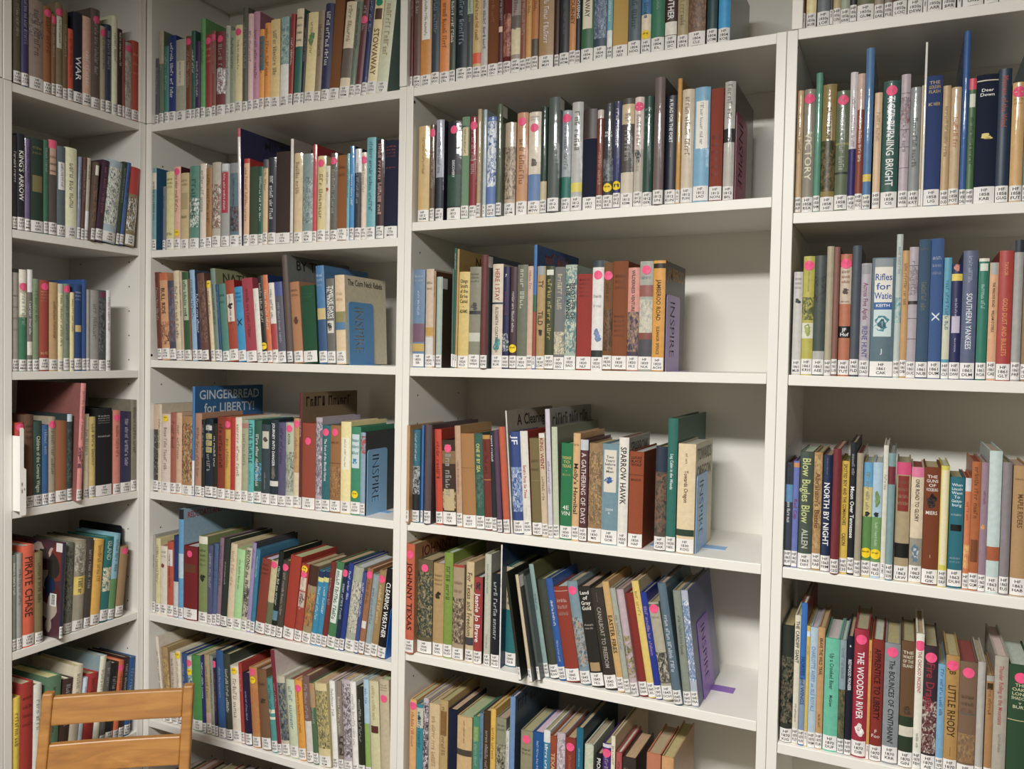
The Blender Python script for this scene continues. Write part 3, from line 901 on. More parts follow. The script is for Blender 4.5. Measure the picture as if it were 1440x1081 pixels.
BOOKS['U3'] = '''
1100.5 1111.5 650 3c4450 b.25-.45:5a94c0 v.03-.25:1c1c20:~ v.45-.7:e8e8ec:~
1112 1120 648 6a78c0 b.02-.07:d8904c v.42-.7:8c3464:Red_Cap
1120.5 1140 635 46544a g v.06-.7:c8d080:Blow_Bugles_Blow v.76-.95:c8ccbc:ALLEN
1140.5 1152 636 b48c50 v.2-.75:6c4420:Abraham's_Battle m.02-.95:c8a468,9c7440
1152.5 1166 640 1c2f54 v.27-.9:f4f4f0:NORTH_BY_NIGHT v.03-.2:7c8ca8:~ g
1166.5 1178 631 7c2430 g o12 d.21 q
1179 1190 648 e0b824 v.03-.66:3c2408:SPOTTED_BOY_AND_THE_COMANCHES v.74-.87:3c2408:CASON
1190.5 1199.5 622 20242c v.38-.83:f4f4f4:Moon_Over_Tennessee v.1-.35:a8a8b0:~ d.19
1200 1209 637 a89c84 g o8 q d.2
1210 1222.5 650 d8c878 b0-.25:5aa8d4 b.55-1:5a8c44 Y.92 v.1-.5:4c5c6c:~ m.5-.55:1c1c14
1223 1236.5 650 a8c8dc b.55-1:6c9c54 Y.92 m.28-.45:6c8c4c m.5-.55:1c1c14 v.6-.85:b8d49c:~
1237 1243.7 626 dcd8c4 v.25-.75:5c5448:~
1244 1254 637 7ca0a4 g o8 d.2 b.12-.28:7c2430 q
1256 1276 650 b09c74 b0-.12:e0487c p.13-.47:8c2c20 b.78-.92:1c1a1a h.15-.42:5c1410:~/~/~/~
1277 1294.5 657 e0ccac b0-.1:e878a0 v.12-.55:34281c:ONE_ROAD_TO_GLORY b.72-1:9a9484 m.78-.97:5c7c94,c8ccc8
1295 1317.5 657 7c3c1c c h.07-.24:e8dcd0:THE/GUNS/OF/VICKSBURG m.26-.4:241408 h.42-.47:e8dcd0:MIERS h.85-.89:c8a890:I
1318 1330 655 dcd034 g o5 p.04-.95:ece0b0 q
1331 1351.5 671 1f7080 c h.06-.32:d8e8ec:When/Lincoln/Went/To/Gettys-/burg h.38-.42:c8dce0:~ p.51-.58:101214 h.85-.93:a8ccd4:~/~
1352.5 1360.7 672 d87c48 b0-.14:d0d4d8 v.25-.6:b03c1c:~ m.7-.95:e0a458
1361 1374 649 b8642c v.05-.65:4c2c0c:~ p.7-.9:7c4420
1374.3 1384.5 650 9c8090 v.25-.38:8c3464:~ m.55-.6:d8943c
1385 1403 634 c4d8d4 b.76-.87:b05c30 d.2 q
1404 1417.5 650 8c8488 g o5 d.2 q
1419 1441 655 b8905c c v.25-.55:6c4820:MAPLE_RIDERS h.1-.13:6c4820:~
'''
BOOKS['U4'] = '''
1095.5 1112.5 880 2c342c g m.3-.95:4c5444,7c6c54,1c201c
1113 1121 865 e0d8c0 v.05-.42:1c1814:THE_CARDIFF_GIANT v.78-.95:4c4438:~
1121.5 1129.7 848 2870c0 b.6-1:8098b8 v.42-.8:1c3870:HORSES_and_WINGS k7c2c28 d.2
1130 1134.3 880 d8b840 b.05-.1:d0e0f0
1134.6 1145.3 882 b0c8d8 v.18-.8:5c8cc4:CHARLOTTE_AVERY_on_ISLE_ROYALE
1145.6 1155 882 c8985c v.1-.45:4c3018:BRAVE_THE_WILD_TRAIL v.82-.95:4c3018:~
1156 1176 898 5cc0a0 v.15-.52:1c4c44:Up_a_Crooked_River v.58-.7:1c4c44:McGraw
1176.5 1185.5 900 8aa0a8 b.5-1:5c6048 m.5-.95:7c6c44,3c4430 v.08-.4:5c6c74:~
1186.5 1195.7 895 1c1f30 h.04-.11:f0f0f4:6 v.22-.52:e8e8f0:REDWOOD_PIONEER
1196 1216.5 885 a8243c g D.07 v.2-.8:f4ecec:THE_WOODEN_RIVER m.84-.96:e8dcd8
1217 1221 900 dc9838 v.1-.8:7c4c14:~
1221.5 1238 900 8c2c20 c v.08-.75:34100c:APPRENTICE_TO_LIBERTY h.84-.93:d8c8c0:F/Foo
1239 1261 905 8a9094 D.06 v.16-.97:24282c:The_BOUNCES_OF_CYNTHIANN'
1262 1282 902 6c4c2c c h.08-.24:d8d0b8:THE/WAIST/OF_THE/ISLAND b.68-1:2c3c28 b.77-.86:d8d0bc m.58-.66:4c3820
1282.3 1293.7 891 e8e4d4 D.08 v.15-.5:b02c28:THE_CHICAGO_INCIDENT v.84-.97:4c4c44:~
1294 1314 909 3c2c34 D.08 v.15-.6:9c2c3c:Fire_Dragon m.5-.98:6c4444,c8bcac,5c2028
1314.3 1324.7 934 74acd0 v.05-.95:1c4c7c:~
1325 1344 922 b88c44 D.07 v.13-.18:4c3010:JB v.28-.78:4c3010:LITTLE_RHODY v.88-.97:4c3010:~
1344.5 1369 931 7c6048 D.08 c h.3-.5:5c4430:~/~/~ b.5-.51:5c5c54 m.7-.98:9c7444,a88454
1369.6 1380.5 931 b8b4ac g q
1382 1392.5 950 b0804c b0-.06:a8a49c p.08-.15:3c3014
1393 1412 923 b0a898 v.08-.6:b84c4c:Thunder_Rolling_in_the_Mountains v.68-.85:7c7468:~ d.19
1413 1446 936 2c4c30 c D.09 h.16-.4:c8c89c:THE/OAK'S/LONG/SHADOW/v/BURT b.5-.507:c0b880
'''
import string
make_glyphs(sorted(set(string.ascii_letters + string.digits + "'-!.&")))

# ------------------------------------------------------------------ room
XR, YF = 5.2, -5.4            # far side of the room, behind the camera
XL, YB = -0.30, 0.30          # walls behind the bookcases
def struct(name, mb): return tag(mb.build(name, col=False), kind='structure')
def sbox(name, *a, mat): mb = MB(); mb.box(*a, mat=mat); return struct(name, mb)
sbox('floor', XL - .1, XR + .1, YF - .1, YB + .1, FLOOR_Z - .1, FLOOR_Z, mat='carpet')
sbox('ceiling', XL - .1, XR + .1, YF - .1, YB + .1, CEIL_Z, CEIL_Z + .1, mat='ceiling_tile')
sbox('wall_back', XL - .1, XR + .1, YB, YB + .1, FLOOR_Z, CEIL_Z, mat='wall_paint')
sbox('wall_left', XL - .1, XL, YF - .1, YB, FLOOR_Z, CEIL_Z, mat='wall_paint')
sbox('wall_right', XR, XR + .1, YF - .1, YB, FLOOR_Z, CEIL_Z, mat='wall_paint')
sbox('wall_front', XL, XR, YF - .1, YF, FLOOR_Z, CEIL_Z, mat='wall_paint')
for i, (lx, ly, ln_, pw) in enumerate(TROFFERS):
    r = empty('ceiling_light', Matrix.Translation((lx, ly, CEIL_Z)))
    tag(r, ('long white fluorescent ceiling panel in front of the half-empty bookcase', 'long white fluorescent ceiling panel in front of the last bookcase')[i], 'ceiling light', 'ceiling lights')
    mb = MB()
    for a in ((-.23, -.205, -.61, .61), (.205, .23, -.61, .61), (-.205, .205, -.61, -.585), (-.205, .205, .585, .61)):
        mb.box(a[2], a[3], a[0], a[1], -.014, 0, mat='lamp_frame')
    mb.build('frame', r, col=False)
    mb = MB(); mb.box(-.585, .585, -.205, .205, -.008, 0, mat='lamp_diffuser'); mb.build('diffuser', r, col=False)

# ------------------------------------------------------------------ bookcases
TH = 0.0191                    # board thickness
DEPTH = 0.272
TOP = 1.978                    # top of the base units, where the height extensions stand
Z_TOPX = 2.36
# shelf heights at both ends (upper face)
LEVELS = {
 'L': [(1.9761, 1.9775), (1.6526, 1.6523), (1.3339, 1.3348), (1.0197, 1.0181), (.6956, .6967), (.377, .377), (.07, .07)],
 'S': [(1.9757, 1.9733), (1.6491, 1.6483), (1.3626, 1.3625), (1.0151, 1.0158), (.6906, .6929), (.4055, .4055), (.085, .085)],
 'T': [(1.9738, 1.9777), (1.6800, 1.6860), (1.3610, 1.3666), (1.0169, 1.0175), (.7247, .7252), (.405, .405), (.085, .085)],
 'U': [(1.9797, 1.9722), (1.6549, 1.6515), (1.3654, 1.3621), (1.0167, 1.0090), (.694, .690), (.375, .375), (.085, .085)]}
# frame of a case: u runs to the right along its front, w into it
SPAN = {'L': (-.3588, -.0185), 'S': (.0196, .7841), 'T': (.8202, 1.5841), 'U': (1.6209, 2.383)}
BASIS = {k: Matrix(((1, 0, 0, 0), (0, 1, 0, 0), (0, 0, 1, 0), (0, 0, 0, 1))) for k in 'STU'}
BASIS['L'] = Matrix(((0, -1, 0, 0), (1, 0, 0, 0), (0, 0, 1, 0), (0, 0, 0, 1)))     # u = +Y, w = -X
def pt(bay, u, w, z):
    return (u, w, z) if bay != 'L' else (-w, u, z)
def slab(mb, bay, u0, u1, w0, w1, za0, za1, zb0, zb1, mat):
    """board with end heights za (at u0) and zb (at u1): lower, upper"""
    P = [(u0, w0, za0), (u1, w0, zb0), (u1, w1, zb0), (u0, w1, za0), (u0, w0, za1), (u1, w0, zb1), (u1, w1, zb1), (u0, w1, za1)]
    n = mb.verts([pt(bay, *q) for q in P])
    for q in ((0, 3, 2, 1), (4, 5, 6, 7), (0, 1, 5, 4), (1, 2, 6, 5), (2, 3, 7, 6), (3, 0, 4, 7)):
        mb.face([n + i for i in q], (1, 1, 1), mat)
def board(name, parent, bay, *a, mat='white_laminate', bev=True):
    mb = MB(); slab(mb, bay, *a, mat); o = mb.build(name, parent, col=False)
    if bev: bevel(o, .0011, 2)
    return o
def disc(mb, bay, c, r, axis_u, mat='hole_dark', n=8):
    """dark peg hole drilled in the inner face of an upright (normal along u)"""
    u, w, z = c
    i0 = mb.verts([pt(bay, u, w + r * math.cos(2 * math.pi * k / n), z + r * math.sin(2 * math.pi * k / n)) for k in range(n)])
    idx = list(range(i0, i0 + n))
    mb.face(idx if axis_u < 0 else idx[::-1], (1, 1, 1), mat)
def holes(parent, bay, u, side, zlo, zhi):
    mb = MB()
    z = zlo + .1
    while z < zhi - .05:
        for w in (.037, .225): disc(mb, bay, (u + side * .0004, w, z), .0021, side)
        z += .064
    o = mb.build('peg_holes', parent, col=False); o['kind'] = 'stuff'
    return o
def case(bay, label, left=True, right=True):
    u0, u1 = SPAN[bay]
    r = empty('bookcase', Matrix.Translation(pt(bay, u0, 0, FLOOR_Z)))
    tag(r, label, 'bookcase', 'white bookcases lining the corner')
    kids = []
    zt = TOP
    ul = {'L': -.3777, 'S': 0.0, 'T': .8027, 'U': 1.6025}[bay]; ur = {'L': 0.0, 'S': .8021, 'T': 1.6019, 'U': 2.4018}[bay]
    kids.append(board('side_panel', None, bay, ul, u0, 0, DEPTH + .012, FLOOR_Z, zt, FLOOR_Z, zt))
    kids.append(board('side_panel', None, bay, u1, ur, 0, DEPTH + .012, FLOOR_Z, zt, FLOOR_Z, zt))
    kids.append(board('back_panel', None, bay, u0, u1, DEPTH, DEPTH + .006, FLOOR_Z, zt, FLOOR_Z, zt, mat='back_board', bev=False))
    for i, (a, b_) in enumerate(LEVELS[bay]):
        g = 0.0006 if 0 < i < 6 else 0.0
        kids.append(board('top_board' if i == 0 else 'shelf', None, bay, u0 + g, u1 - g, .0015, DEPTH, a - TH, a, b_ - TH, b_))
    kids.append(board('plinth', None, bay, u0, u1, .03, .045, FLOOR_Z, .085 - TH, FLOOR_Z, .085 - TH))
    kids.append(holes(None, bay, u0, 1, FLOOR_Z + .15, zt)); kids.append(holes(None, bay, u1, -1, FLOOR_Z + .15, zt))
    # screw caps near the front edge of the left upright
    mb = MB()
    for i in ((2,) if bay == 'S' else (0,) if bay in 'TU' else ()):
        z = LEVELS[bay][i][0]
        disc(mb, bay, (u0 + .0005, .0045, z + .0125 if bay == 'S' else z - TH - .012), .0034, 1, n=12)
    if mb.v: kids.append(mb.build('screw_hole', None, col=False))
    inv = r.matrix_world.inverted()
    for k in kids:
        k.parent = r; k.matrix_parent_inverse = inv
    return r
case('L', 'narrow white bookcase on the side wall, meeting the others at the corner')
case('S', 'white bookcase beside the corner, every shelf packed with books')
case('T', 'white bookcase with empty space at the ends of its shelves')
case('U', 'white bookcase of packed shelves beyond the half-empty one')
def extension(bay, label, left, right, ul, ur):
    u0, u1 = SPAN[bay]
    r = empty('height_extension', Matrix.Translation(pt(bay, u0, 0, TOP)))
    tag(r, label, 'shelf unit', 'extension units on top of the bookcases')
    kids = []
    z0 = TOP + .0012
    if left: kids.append(board('side_panel', None, bay, ul, ul + .0185, 0, DEPTH + .012, z0, Z_TOPX, z0, Z_TOPX))
    if right: kids.append(board('side_panel', None, bay, ur - .0185, ur, 0, DEPTH + .012, z0, Z_TOPX, z0, Z_TOPX))
    kids.append(board('top_board', None, bay, ul, ur, 0, DEPTH + .012, Z_TOPX, Z_TOPX + TH, Z_TOPX, Z_TOPX + TH))
    kids.append(board('back_panel', None, bay, ul + (.019 if left else 0), ur - (.019 if right else 0), DEPTH, DEPTH + .006, z0, Z_TOPX, z0, Z_TOPX, mat='back_board', bev=False))
    inv = r.matrix_world.inverted()
    for k in kids:
        k.parent = r; k.matrix_parent_inverse = inv
extension('L', 'white extension unit on the narrow side bookcase', True, True, -.3777, -.0005)
extension('S', 'white extension unit on the bookcase beside the corner', True, True, 0.0005, .8018)
extension('T', 'white extension unit on the half-empty bookcase, between two others', False, False, .8022, 1.6085)
extension('U', 'white extension unit beyond the half-empty bookcase', True, True, 1.6095, 2.4018)
# next unit along the side wall, only its edge shows
r = empty('bookcase', Matrix.Translation((0, -.3785, FLOOR_Z)))
tag(r, 'white bookcase on the side wall, only its upright edge showing', 'bookcase', 'white bookcases lining the corner')
kids = [board('side_panel', None, 'L', -.3978, -.3787, 0, DEPTH + .012, FLOOR_Z, TOP, FLOOR_Z, TOP),
        board('side_panel', None, 'L', -.797, -.778, 0, DEPTH + .012, FLOOR_Z, TOP, FLOOR_Z, TOP),
        board('back_panel', None, 'L', -.778, -.3978, DEPTH, DEPTH + .006, FLOOR_Z, TOP, FLOOR_Z, TOP, mat='back_board', bev=False)]
for z in (1.976, 1.652, 1.334, 1.019, .696, .377, .07):
    kids.append(board('shelf', None, 'L', -.778, -.3978, .0015, DEPTH, z - TH, z, z - TH, z))
inv = r.matrix_world.inverted()
for k in kids: k.parent = r; k.matrix_parent_inverse = inv
r = empty('height_extension', Matrix.Translation((0, -.3785, TOP)))
tag(r, 'white extension unit on the side wall, only its upright edge showing', 'shelf unit', 'extension units on top of the bookcases')
kids = [board('side_panel', None, 'L', -.3982, -.3797, 0.002, DEPTH + .012, TOP + .003, Z_TOPX, TOP + .003, Z_TOPX),
        board('side_panel', None, 'L', -.797, -.778, 0.002, DEPTH + .012, TOP + .003, Z_TOPX, TOP + .003, Z_TOPX),
        board('top_board', None, 'L', -.797, -.3797, 0.002, DEPTH + .012, Z_TOPX, Z_TOPX + TH, Z_TOPX, Z_TOPX + TH)]
inv = r.matrix_world.inverted()
for k in kids: k.parent = r; k.matrix_parent_inverse = inv

# ------------------------------------------------------------------ books
# how strongly each shelf is lit, used to turn colours read off the photo into paint colours
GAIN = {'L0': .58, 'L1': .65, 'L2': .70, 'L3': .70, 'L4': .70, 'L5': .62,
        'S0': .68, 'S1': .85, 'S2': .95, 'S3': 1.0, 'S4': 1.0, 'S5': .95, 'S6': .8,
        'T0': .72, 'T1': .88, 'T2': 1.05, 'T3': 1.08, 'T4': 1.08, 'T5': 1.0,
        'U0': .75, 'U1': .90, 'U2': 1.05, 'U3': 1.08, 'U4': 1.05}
ERA = {'L0': '1620', 'L1': '1675', 'L2': '1692', 'L3': '1700s', 'L4': '1718', 'L5': '1750s', 'S0': '1775', 'S1': '1776', 'S2': '1776',
       'S3': '1777', 'S4': '1780s', 'S5': '1793', 'S6': '1799', 'T0': '1804', 'T1': '1812', 'T2': '1820', 'T3': '1830', 'T4': '1845',
       'T5': '1849', 'U0': '1850s', 'U1': '1858', 'U2': '1861', 'U3': '1863', 'U4': '1870'}
INK_D = lin('24201c'); CREAM = lin('d8c8a0'); WHITE = lin('f0ece6')
def shelf_z(key, u):
    a, b_ = LEVELS[key[0]][int(key[1])]; u0, u1 = SPAN[key[0]]
    return a + (b_ - a) * (u - u0) / (u1 - u0)
def solve_u(bay, w, key, px):
    lo, hi = SPAN[bay][0] - .3, SPAN[bay][1] + .3
    for _ in range(50):
        mid = (lo + hi) / 2
        x, y = proj(pt(bay, mid, w, shelf_z(key, mid)))
        if x < px: lo = mid
        else: hi = mid
    return (lo + hi) / 2
def solve_z(bay, u, w, py, z0):
    lo, hi = z0, z0 + .5
    for _ in range(50):
        mid = (lo + hi) / 2
        if proj(pt(bay, u, w, mid))[1] > py: lo = mid
        else: hi = mid
    return (lo + hi) / 2
def parse(line):
    t = line.split()
    B = dict(xl=float(t[0]), xr=float(t[1]), yt=float(t[2]), col=t[3], lean=None, out=0.0, dots=[], prints=[], fin='book_paper', k=None,
             d=None, F=None, quiet=False)
    for s in t[4:]:
        c, a = s[0], s[1:]
        if c == 'L': B['lean'] = float(a)
        elif c == 'o': B['out'] = float(a) / 1000
        elif c in 'DYG': B['dots'].append((c, float(a)))
        elif s == 'g': B['fin'] = 'book_mylar'
        elif s == 'c': B['fin'] = 'book_cloth'
        elif s == 'q': B['quiet'] = True
        elif c == 'W': B['tag'] = True
        elif c == 'd': B['d'] = float(a)
        elif c == 'k': B['k'] = a
        elif c == 'F':
            h_, tx = a.split(':', 1); B['F'] = (h_, tx)
        elif c in 'bpmvh':
            q = a.split(':', 2); t0, t1 = q[0].split('-')
            B['prints'].append((c, float(t0), float(t1), q[1], q[2] if len(q) > 2 else ''))
    return B
# foot of the bookend: thickness, and where along the shelf its plate stands
FOOT_T = .0008
FOOT = {'S2': .9, 'S3': .9, 'S4': .9, 'T1': 9, 'T2': 9, 'T3': 9, 'T4': 9, 'L4': -.036}
for k_ in FOOT:                                    # plates standing against the last book of their shelf
    if k_ != 'L4':
        bb = [parse(q) for q in BOOKS[k_].strip().split('\n') if q.strip()][-1]
        FOOT[k_] = solve_u(k_[0], .010 - bb['out'], k_, bb['xr'])
# 1) place every book of a shelf
SHELVES = {}
for key, txt in BOOKS.items():
    bay = key[0]; L = []
    for line in txt.strip().split('\n'):
        if not line.strip(): continue
        B = parse(line); B['key'] = key
        w0 = (.010 if bay != 'L' else .003) - B['out']; B['w'] = w0
        u0 = solve_u(bay, w0, key, B['xl']); u1 = solve_u(bay, w0, key, B['xr'])
        zs = shelf_z(key, (u0 + u1) / 2)
        if B['lean'] is None:
            z1 = solve_z(bay, (u0 + u1) / 2, w0, B['yt'], zs); ut = u0
        else:
            ax, val = (1, w0) if bay != 'L' else (0, -w0)
            P = hit(ax, val, B['xl'] + B['lean'], B['yt'])
            ut, z1 = (P[0] if bay != 'L' else P[1]), P[2]
        B.update(u0=u0, u1=u1, zs=zs, h=max(.08, z1 - zs), sl=(ut - u0) / max(.05, z1 - zs))
        L.append(B)
    # keep neighbours from running into each other
    for a, b_ in zip(L, L[1:]):
        if a['u1'] > b_['u0'] - .0003:
            mid = (a['u1'] + b_['u0']) / 2; a['u1'] = mid - .00015; b_['u0'] = mid + .00015
    su0, su1 = SPAN[bay] if key != 'T0' else (.8026, 1.6090)
    for B in L:
        B['u0'] = max(B['u0'], su0 + .0006); B['u1'] = min(B['u1'], su1 - .0006)
    def from_right():
        for i in range(len(L) - 1, -1, -1):
            a = L[i]; lim = (su1 - .0008 - a['u1']) / a['h']
            for b_ in L[i + 1:i + 4]:
                hm = min(a['h'], b_['h']); lim = min(lim, (b_['u0'] + b_['sl'] * hm - .0003 - a['u1']) / hm)
            if a['sl'] > lim: a['sl'] = lim
    def from_left():
        for i, b_ in enumerate(L):
            lim = (su0 + .0008 - b_['u0']) / b_['h']
            for a in L[max(0, i - 3):i]:
                hm = min(a['h'], b_['h']); lim = max(lim, (a['u1'] + a['sl'] * hm + .0003 - b_['u0']) / hm)
            if b_['sl'] < lim: b_['sl'] = lim
    from_left(); from_right(); from_left()
    if key in FOOT:                                # books that stand on the foot of a bookend
        for B in L:
            if B['u1'] > FOOT[key] - .097: B['zs'] += FOOT_T; B['h'] -= FOOT_T
    SHELVES[key] = L
ALL = [B for L in SHELVES.values() for B in L]

def spine_w(u, T, bulge): return bulge * (2 * u / T - 1) ** 2
def make_book(B, rnd):
    """parts of a book in its own frame: spine towards -w, u to the right, z up from the shelf"""
    g = GAIN[B['key']]
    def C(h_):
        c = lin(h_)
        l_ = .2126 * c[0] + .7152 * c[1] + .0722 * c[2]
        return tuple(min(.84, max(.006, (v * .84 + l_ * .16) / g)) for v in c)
    sa = math.atan(B['sl']); ca = math.cos(sa)
    T = max(.0022, (B['u1'] - B['u0']) * ca); h = B['h'] / ca
    d = B['d'] if B['d'] else min(.205, max(.12, h * .69))
    d = min(d, DEPTH - B['w'] - .004)
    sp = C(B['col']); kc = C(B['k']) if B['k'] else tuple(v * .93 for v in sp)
    fin = B['fin']
    bl = min(.0046, T * .26) if fin == 'book_mylar' else min(.0032, T * .17); bt = min(.0026, T * .22); n = 6 if T > .006 else 2
    cov, pag, lab, stk, prt = MB(), MB(), MB(), MB(), MB(); ext = []
    us = [T * i / n for i in range(n + 1)]; ws = [spine_w(u, T, bl) for u in us]
    # spine strip
    a0 = cov.verts([(u, w, 0) for u, w in zip(us, ws)]); a1 = cov.verts([(u, w, h) for u, w in zip(us, ws)])
    for i in range(n): cov.face((a0 + i, a0 + i + 1, a1 + i + 1, a1 + i), sp, fin, True)
    wi = bl + bt
    for (ua, ub) in ((0, bt), (T - bt, T)):
        cov.box(ua, ub, bl, d, 0, h, kc, fin)
    for z, rev in ((0, True), (h, False)):
        i0 = cov.verts([(u, w, z) for u, w in zip(us, ws)] + [(T, wi, z), (0, wi, z)])
        ix = list(range(i0, i0 + n + 3)); cov.face(ix[::-1] if rev else ix, sp, fin)
    cov.quad((bt, wi, h), (T - bt, wi, h), (T - bt, wi, 0), (bt, wi, 0), kc, fin)
    # page block
    pz = min(.0035, h * .02)
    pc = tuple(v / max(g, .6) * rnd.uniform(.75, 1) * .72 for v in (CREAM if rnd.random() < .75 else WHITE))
    if rnd.random() < .06: pc = lin('8a4a44')
    if T > .004: pag.box(bt, T - bt, wi, d - pz, pz, h - pz, pc, 'book_pages')
    else: pag.box(bt * .9, T - bt * .9, wi, d - pz, pz, h - .0012, pc, 'book_pages')
    def strip(mb, u0, u1, z0, z1, off, col, mat, seg=None):
        uu = [u0] + [u for u in us if u0 + .0002 < u < u1 - .0002] + [u1]; k = len(uu) - 1
        i0 = mb.verts([(u, float(np.interp(u, us, ws)) - off, z0) for u in uu]); i1 = mb.verts([(u, float(np.interp(u, us, ws)) - off, z1) for u in uu])
        for i in range(k): mb.face((i0 + i, i0 + i + 1, i1 + i + 1, i1 + i), col, mat, True)
    # call-number label
    lh = .0265 * rnd.uniform(.92, 1.06); lz = rnd.uniform(.001, .0035)
    zl = lz + lh
    def Z(t): return h - t * (h - zl)            # print positions run from the head to the label
    ink = []
    def under(t0, t1):                            # ground colour a picture is printed on
        for (c_, a_, b0, hx_, tx_) in reversed(B['prints']):
            if c_ in 'bp' and a_ <= t0 + .02 and b0 >= t1 - .02: return C(hx_)
        return sp
    for (c, t0, t1, hx, tx) in B['prints']:
        col = C(hx.split(',')[0]); za, zb = Z(t1), Z(t0)
        if c == 'b':
            q = MB(); ext.append(('colour_band', q))
            strip(q, T * .004, T * .996, max(za, zl - .004), zb, .00015 + .00001 * len(ext), col, fin if fin != 'book_cloth' else 'book_paper')
        elif c == 'p':
            q = MB(); ext.append(('title_panel', q))
            strip(q, T * .12, T * .88, za, zb, .00030 + .00001 * len(ext), col, 'book_print')
        elif c == 'm':
            cols = [C(x_) for x_ in hx.split(',')]
            while len(cols) < 2: cols.append(tuple(v * 1.25 + .02 for v in cols[0]))
            base = cols[2] if len(cols) > 2 else under(t0, t1)
            if (t1 - t0) > .19:
                q = MB(); ext.append(('spine_picture', q))
                strip(q, T * .004, T * .996, max(za, zl - .004), zb, .00024 + .00001 * len(ext), base, 'book_picture')
                for q_ in range(len(q.f)): q.c2[q_] = (cols[0], cols[1])
            else:                                  # small emblem
                em = MB(); ext.append(('emblem', em))
                for q in range(3):
                    cu, cz = T * rnd.uniform(.42, .58), (za + zb) / 2 + (q - 1) * (zb - za) * .22; kk = 12
                    ru, rz = T * rnd.uniform(.2, .34), (zb - za) * .3
                    pts = []
                    for e_ in range(kk):
                        an = 2 * math.pi * e_ / kk; rr = rnd.uniform(.55, 1.1)
                        pu = cu + ru * rr * math.cos(an); pts.append((pu, float(np.interp(pu, us, ws)) - .0005 - q * .00002, cz + rz * rr * math.sin(an)))
                    i0 = em.verts(pts); em.face(range(i0, i0 + kk), cols[q % 2], 'book_print')
        else:
            ink.append((c, za, zb, col, tx))
    pict = any(c_ == 'm' and b0 - a_ > .4 for c_, a_, b0, _h, _t in B['prints'])
    if not ink and not B['quiet'] and not pict and T > .0035:
        lum = sum(sp) / 3
        ink.append(('v', Z(rnd.uniform(.55, .85)), Z(rnd.uniform(.06, .22)), tuple(v * .25 for v in sp) if lum > .16 else tuple(.35 + .5 * v for v in sp), '~'))
    for (c, za, zb, col, tx) in ink:
        lines = tx.split('/')
        if c == 'v':                              # reads from head to tail
            wid = T * (.62 if len(lines) == 1 else .8) / len(lines)
            for li, ln in enumerate(lines):
                V, Fc, x = layout(ln, rnd)
                if ln == '~': col = tuple(.72 * a + .28 * b_ for a, b_ in zip(col, sp))
                sz = min(wid / (.74 if ln != '~' else 1.0), (zb - za) / x * 1.25)
                sx = min((zb - za) / x, sz * 1.25)
                uc = T * .5 + ((len(lines) - 1) / 2 - li) * wid
                i0 = prt.verts([((uc - .35 * sz + b_ * sz), spine_w(min(T, max(0, uc - .35 * sz + b_ * sz)), T, bl) - .0005, zb - a * sx) for a, b_ in V])
                for f in Fc: prt.face([i0 + i for i in f], col, 'book_print')
        else:
            pitch = (zb - za) / len(lines)
            for li, ln in enumerate(lines):
                V, Fc, x = layout(ln, rnd)
                if ln == '~': col = tuple(.72 * a + .28 * b_ for a, b_ in zip(col, sp)); pitch_k = .75
                else: pitch_k = 1.0
                sy = min(pitch * pitch_k, T * .5 * pitch_k); sx = min(T * .74 / x, sy * 1.15)
                zt = zb - (li + .85) * pitch; us_ = (T - x * sx) / 2
                i0 = prt.verts([(us_ + a * sx, spine_w(us_ + a * sx, T, bl) - .0005, zt + b_ * sy) for a, b_ in V])
                for f in Fc: prt.face([i0 + i for i in f], col, 'book_print')
    strip(lab, T * .015, T * .985, lz, zl, .0006, lin('e9e6e2'), 'book_print')
    code = ''.join(rnd.choice('ABCDEFGHKLMNRSTW' if i != 1 else 'AEIOURL') for i in range(3))
    if T > .0085:
        for li, ln in enumerate(('HF', ERA[B['key']], code)):
            V, Fc, x = layout(ln, rnd, False); sy = .0068; sx = min(.0078, T * .8 / x)
            zt = zl - .0078 - li * .0071; us_ = (T - x * sx) / 2
            i0 = lab.verts([(us_ + a * sx, spine_w(us_ + a * sx, T, bl) - .0009, zt + b_ * sy) for a, b_ in V])
            for f in Fc: lab.face([i0 + i for i in f], INK_D, 'book_print')
    elif T > .004:
        V, Fc, x = layout('HF ' + ERA[B['key']], rnd, False); sz = min(.006, T * .6); sx = min(sz, .021 / x); uc = T * .5 - .35 * sz
        i0 = lab.verts([(uc + b_ * sz, spine_w(uc + b_ * sz, T, bl) - .0009, zl - .002 - a * sx) for a, b_ in V])
        for f in Fc: lab.face([i0 + i for i in f], INK_D, 'book_print')
    for (c, t) in B['dots']:
        col = {'D': lin('ee5a86'), 'Y': lin('f0cf2a'), 'G': lin('1f8a6a')}[c]
        col = tuple(min(.9, v) for v in col)
        r_ = .0088; zc = Z(t) - (.004 if t < .1 else 0); zc = min(zc, h - r_ - .001); kk = 20
        cu = T * .5; ru = min(r_, T * .49)
        N = [(cu, spine_w(cu, T, bl) - .0009, zc)]
        for e_ in range(kk):
            an = 2 * math.pi * e_ / kk; uu = min(T - .0002, max(.0002, cu + r_ * math.cos(an)))
            N.append((uu, spine_w(uu, T, bl) - .0009, zc + r_ * math.sin(an)))
        i0 = stk.verts(N)
        for e_ in range(kk): stk.face((i0, i0 + 1 + e_, i0 + 1 + (e_ + 1) % kk), col, 'book_print')
        if c == 'Y':
            V, Fc, x = layout('~', rnd); sx = min(1.3 * r_, T * .8) / x
            i1 = stk.verts([(cu - x * sx / 2 + a * sx, spine_w(cu - x * sx / 2 + a * sx, T, bl) - .0012, zc + .001 + b_ * .004) for a, b_ in V])
            for f in Fc: stk.face([i1 + i for i in f], INK_D, 'book_print')
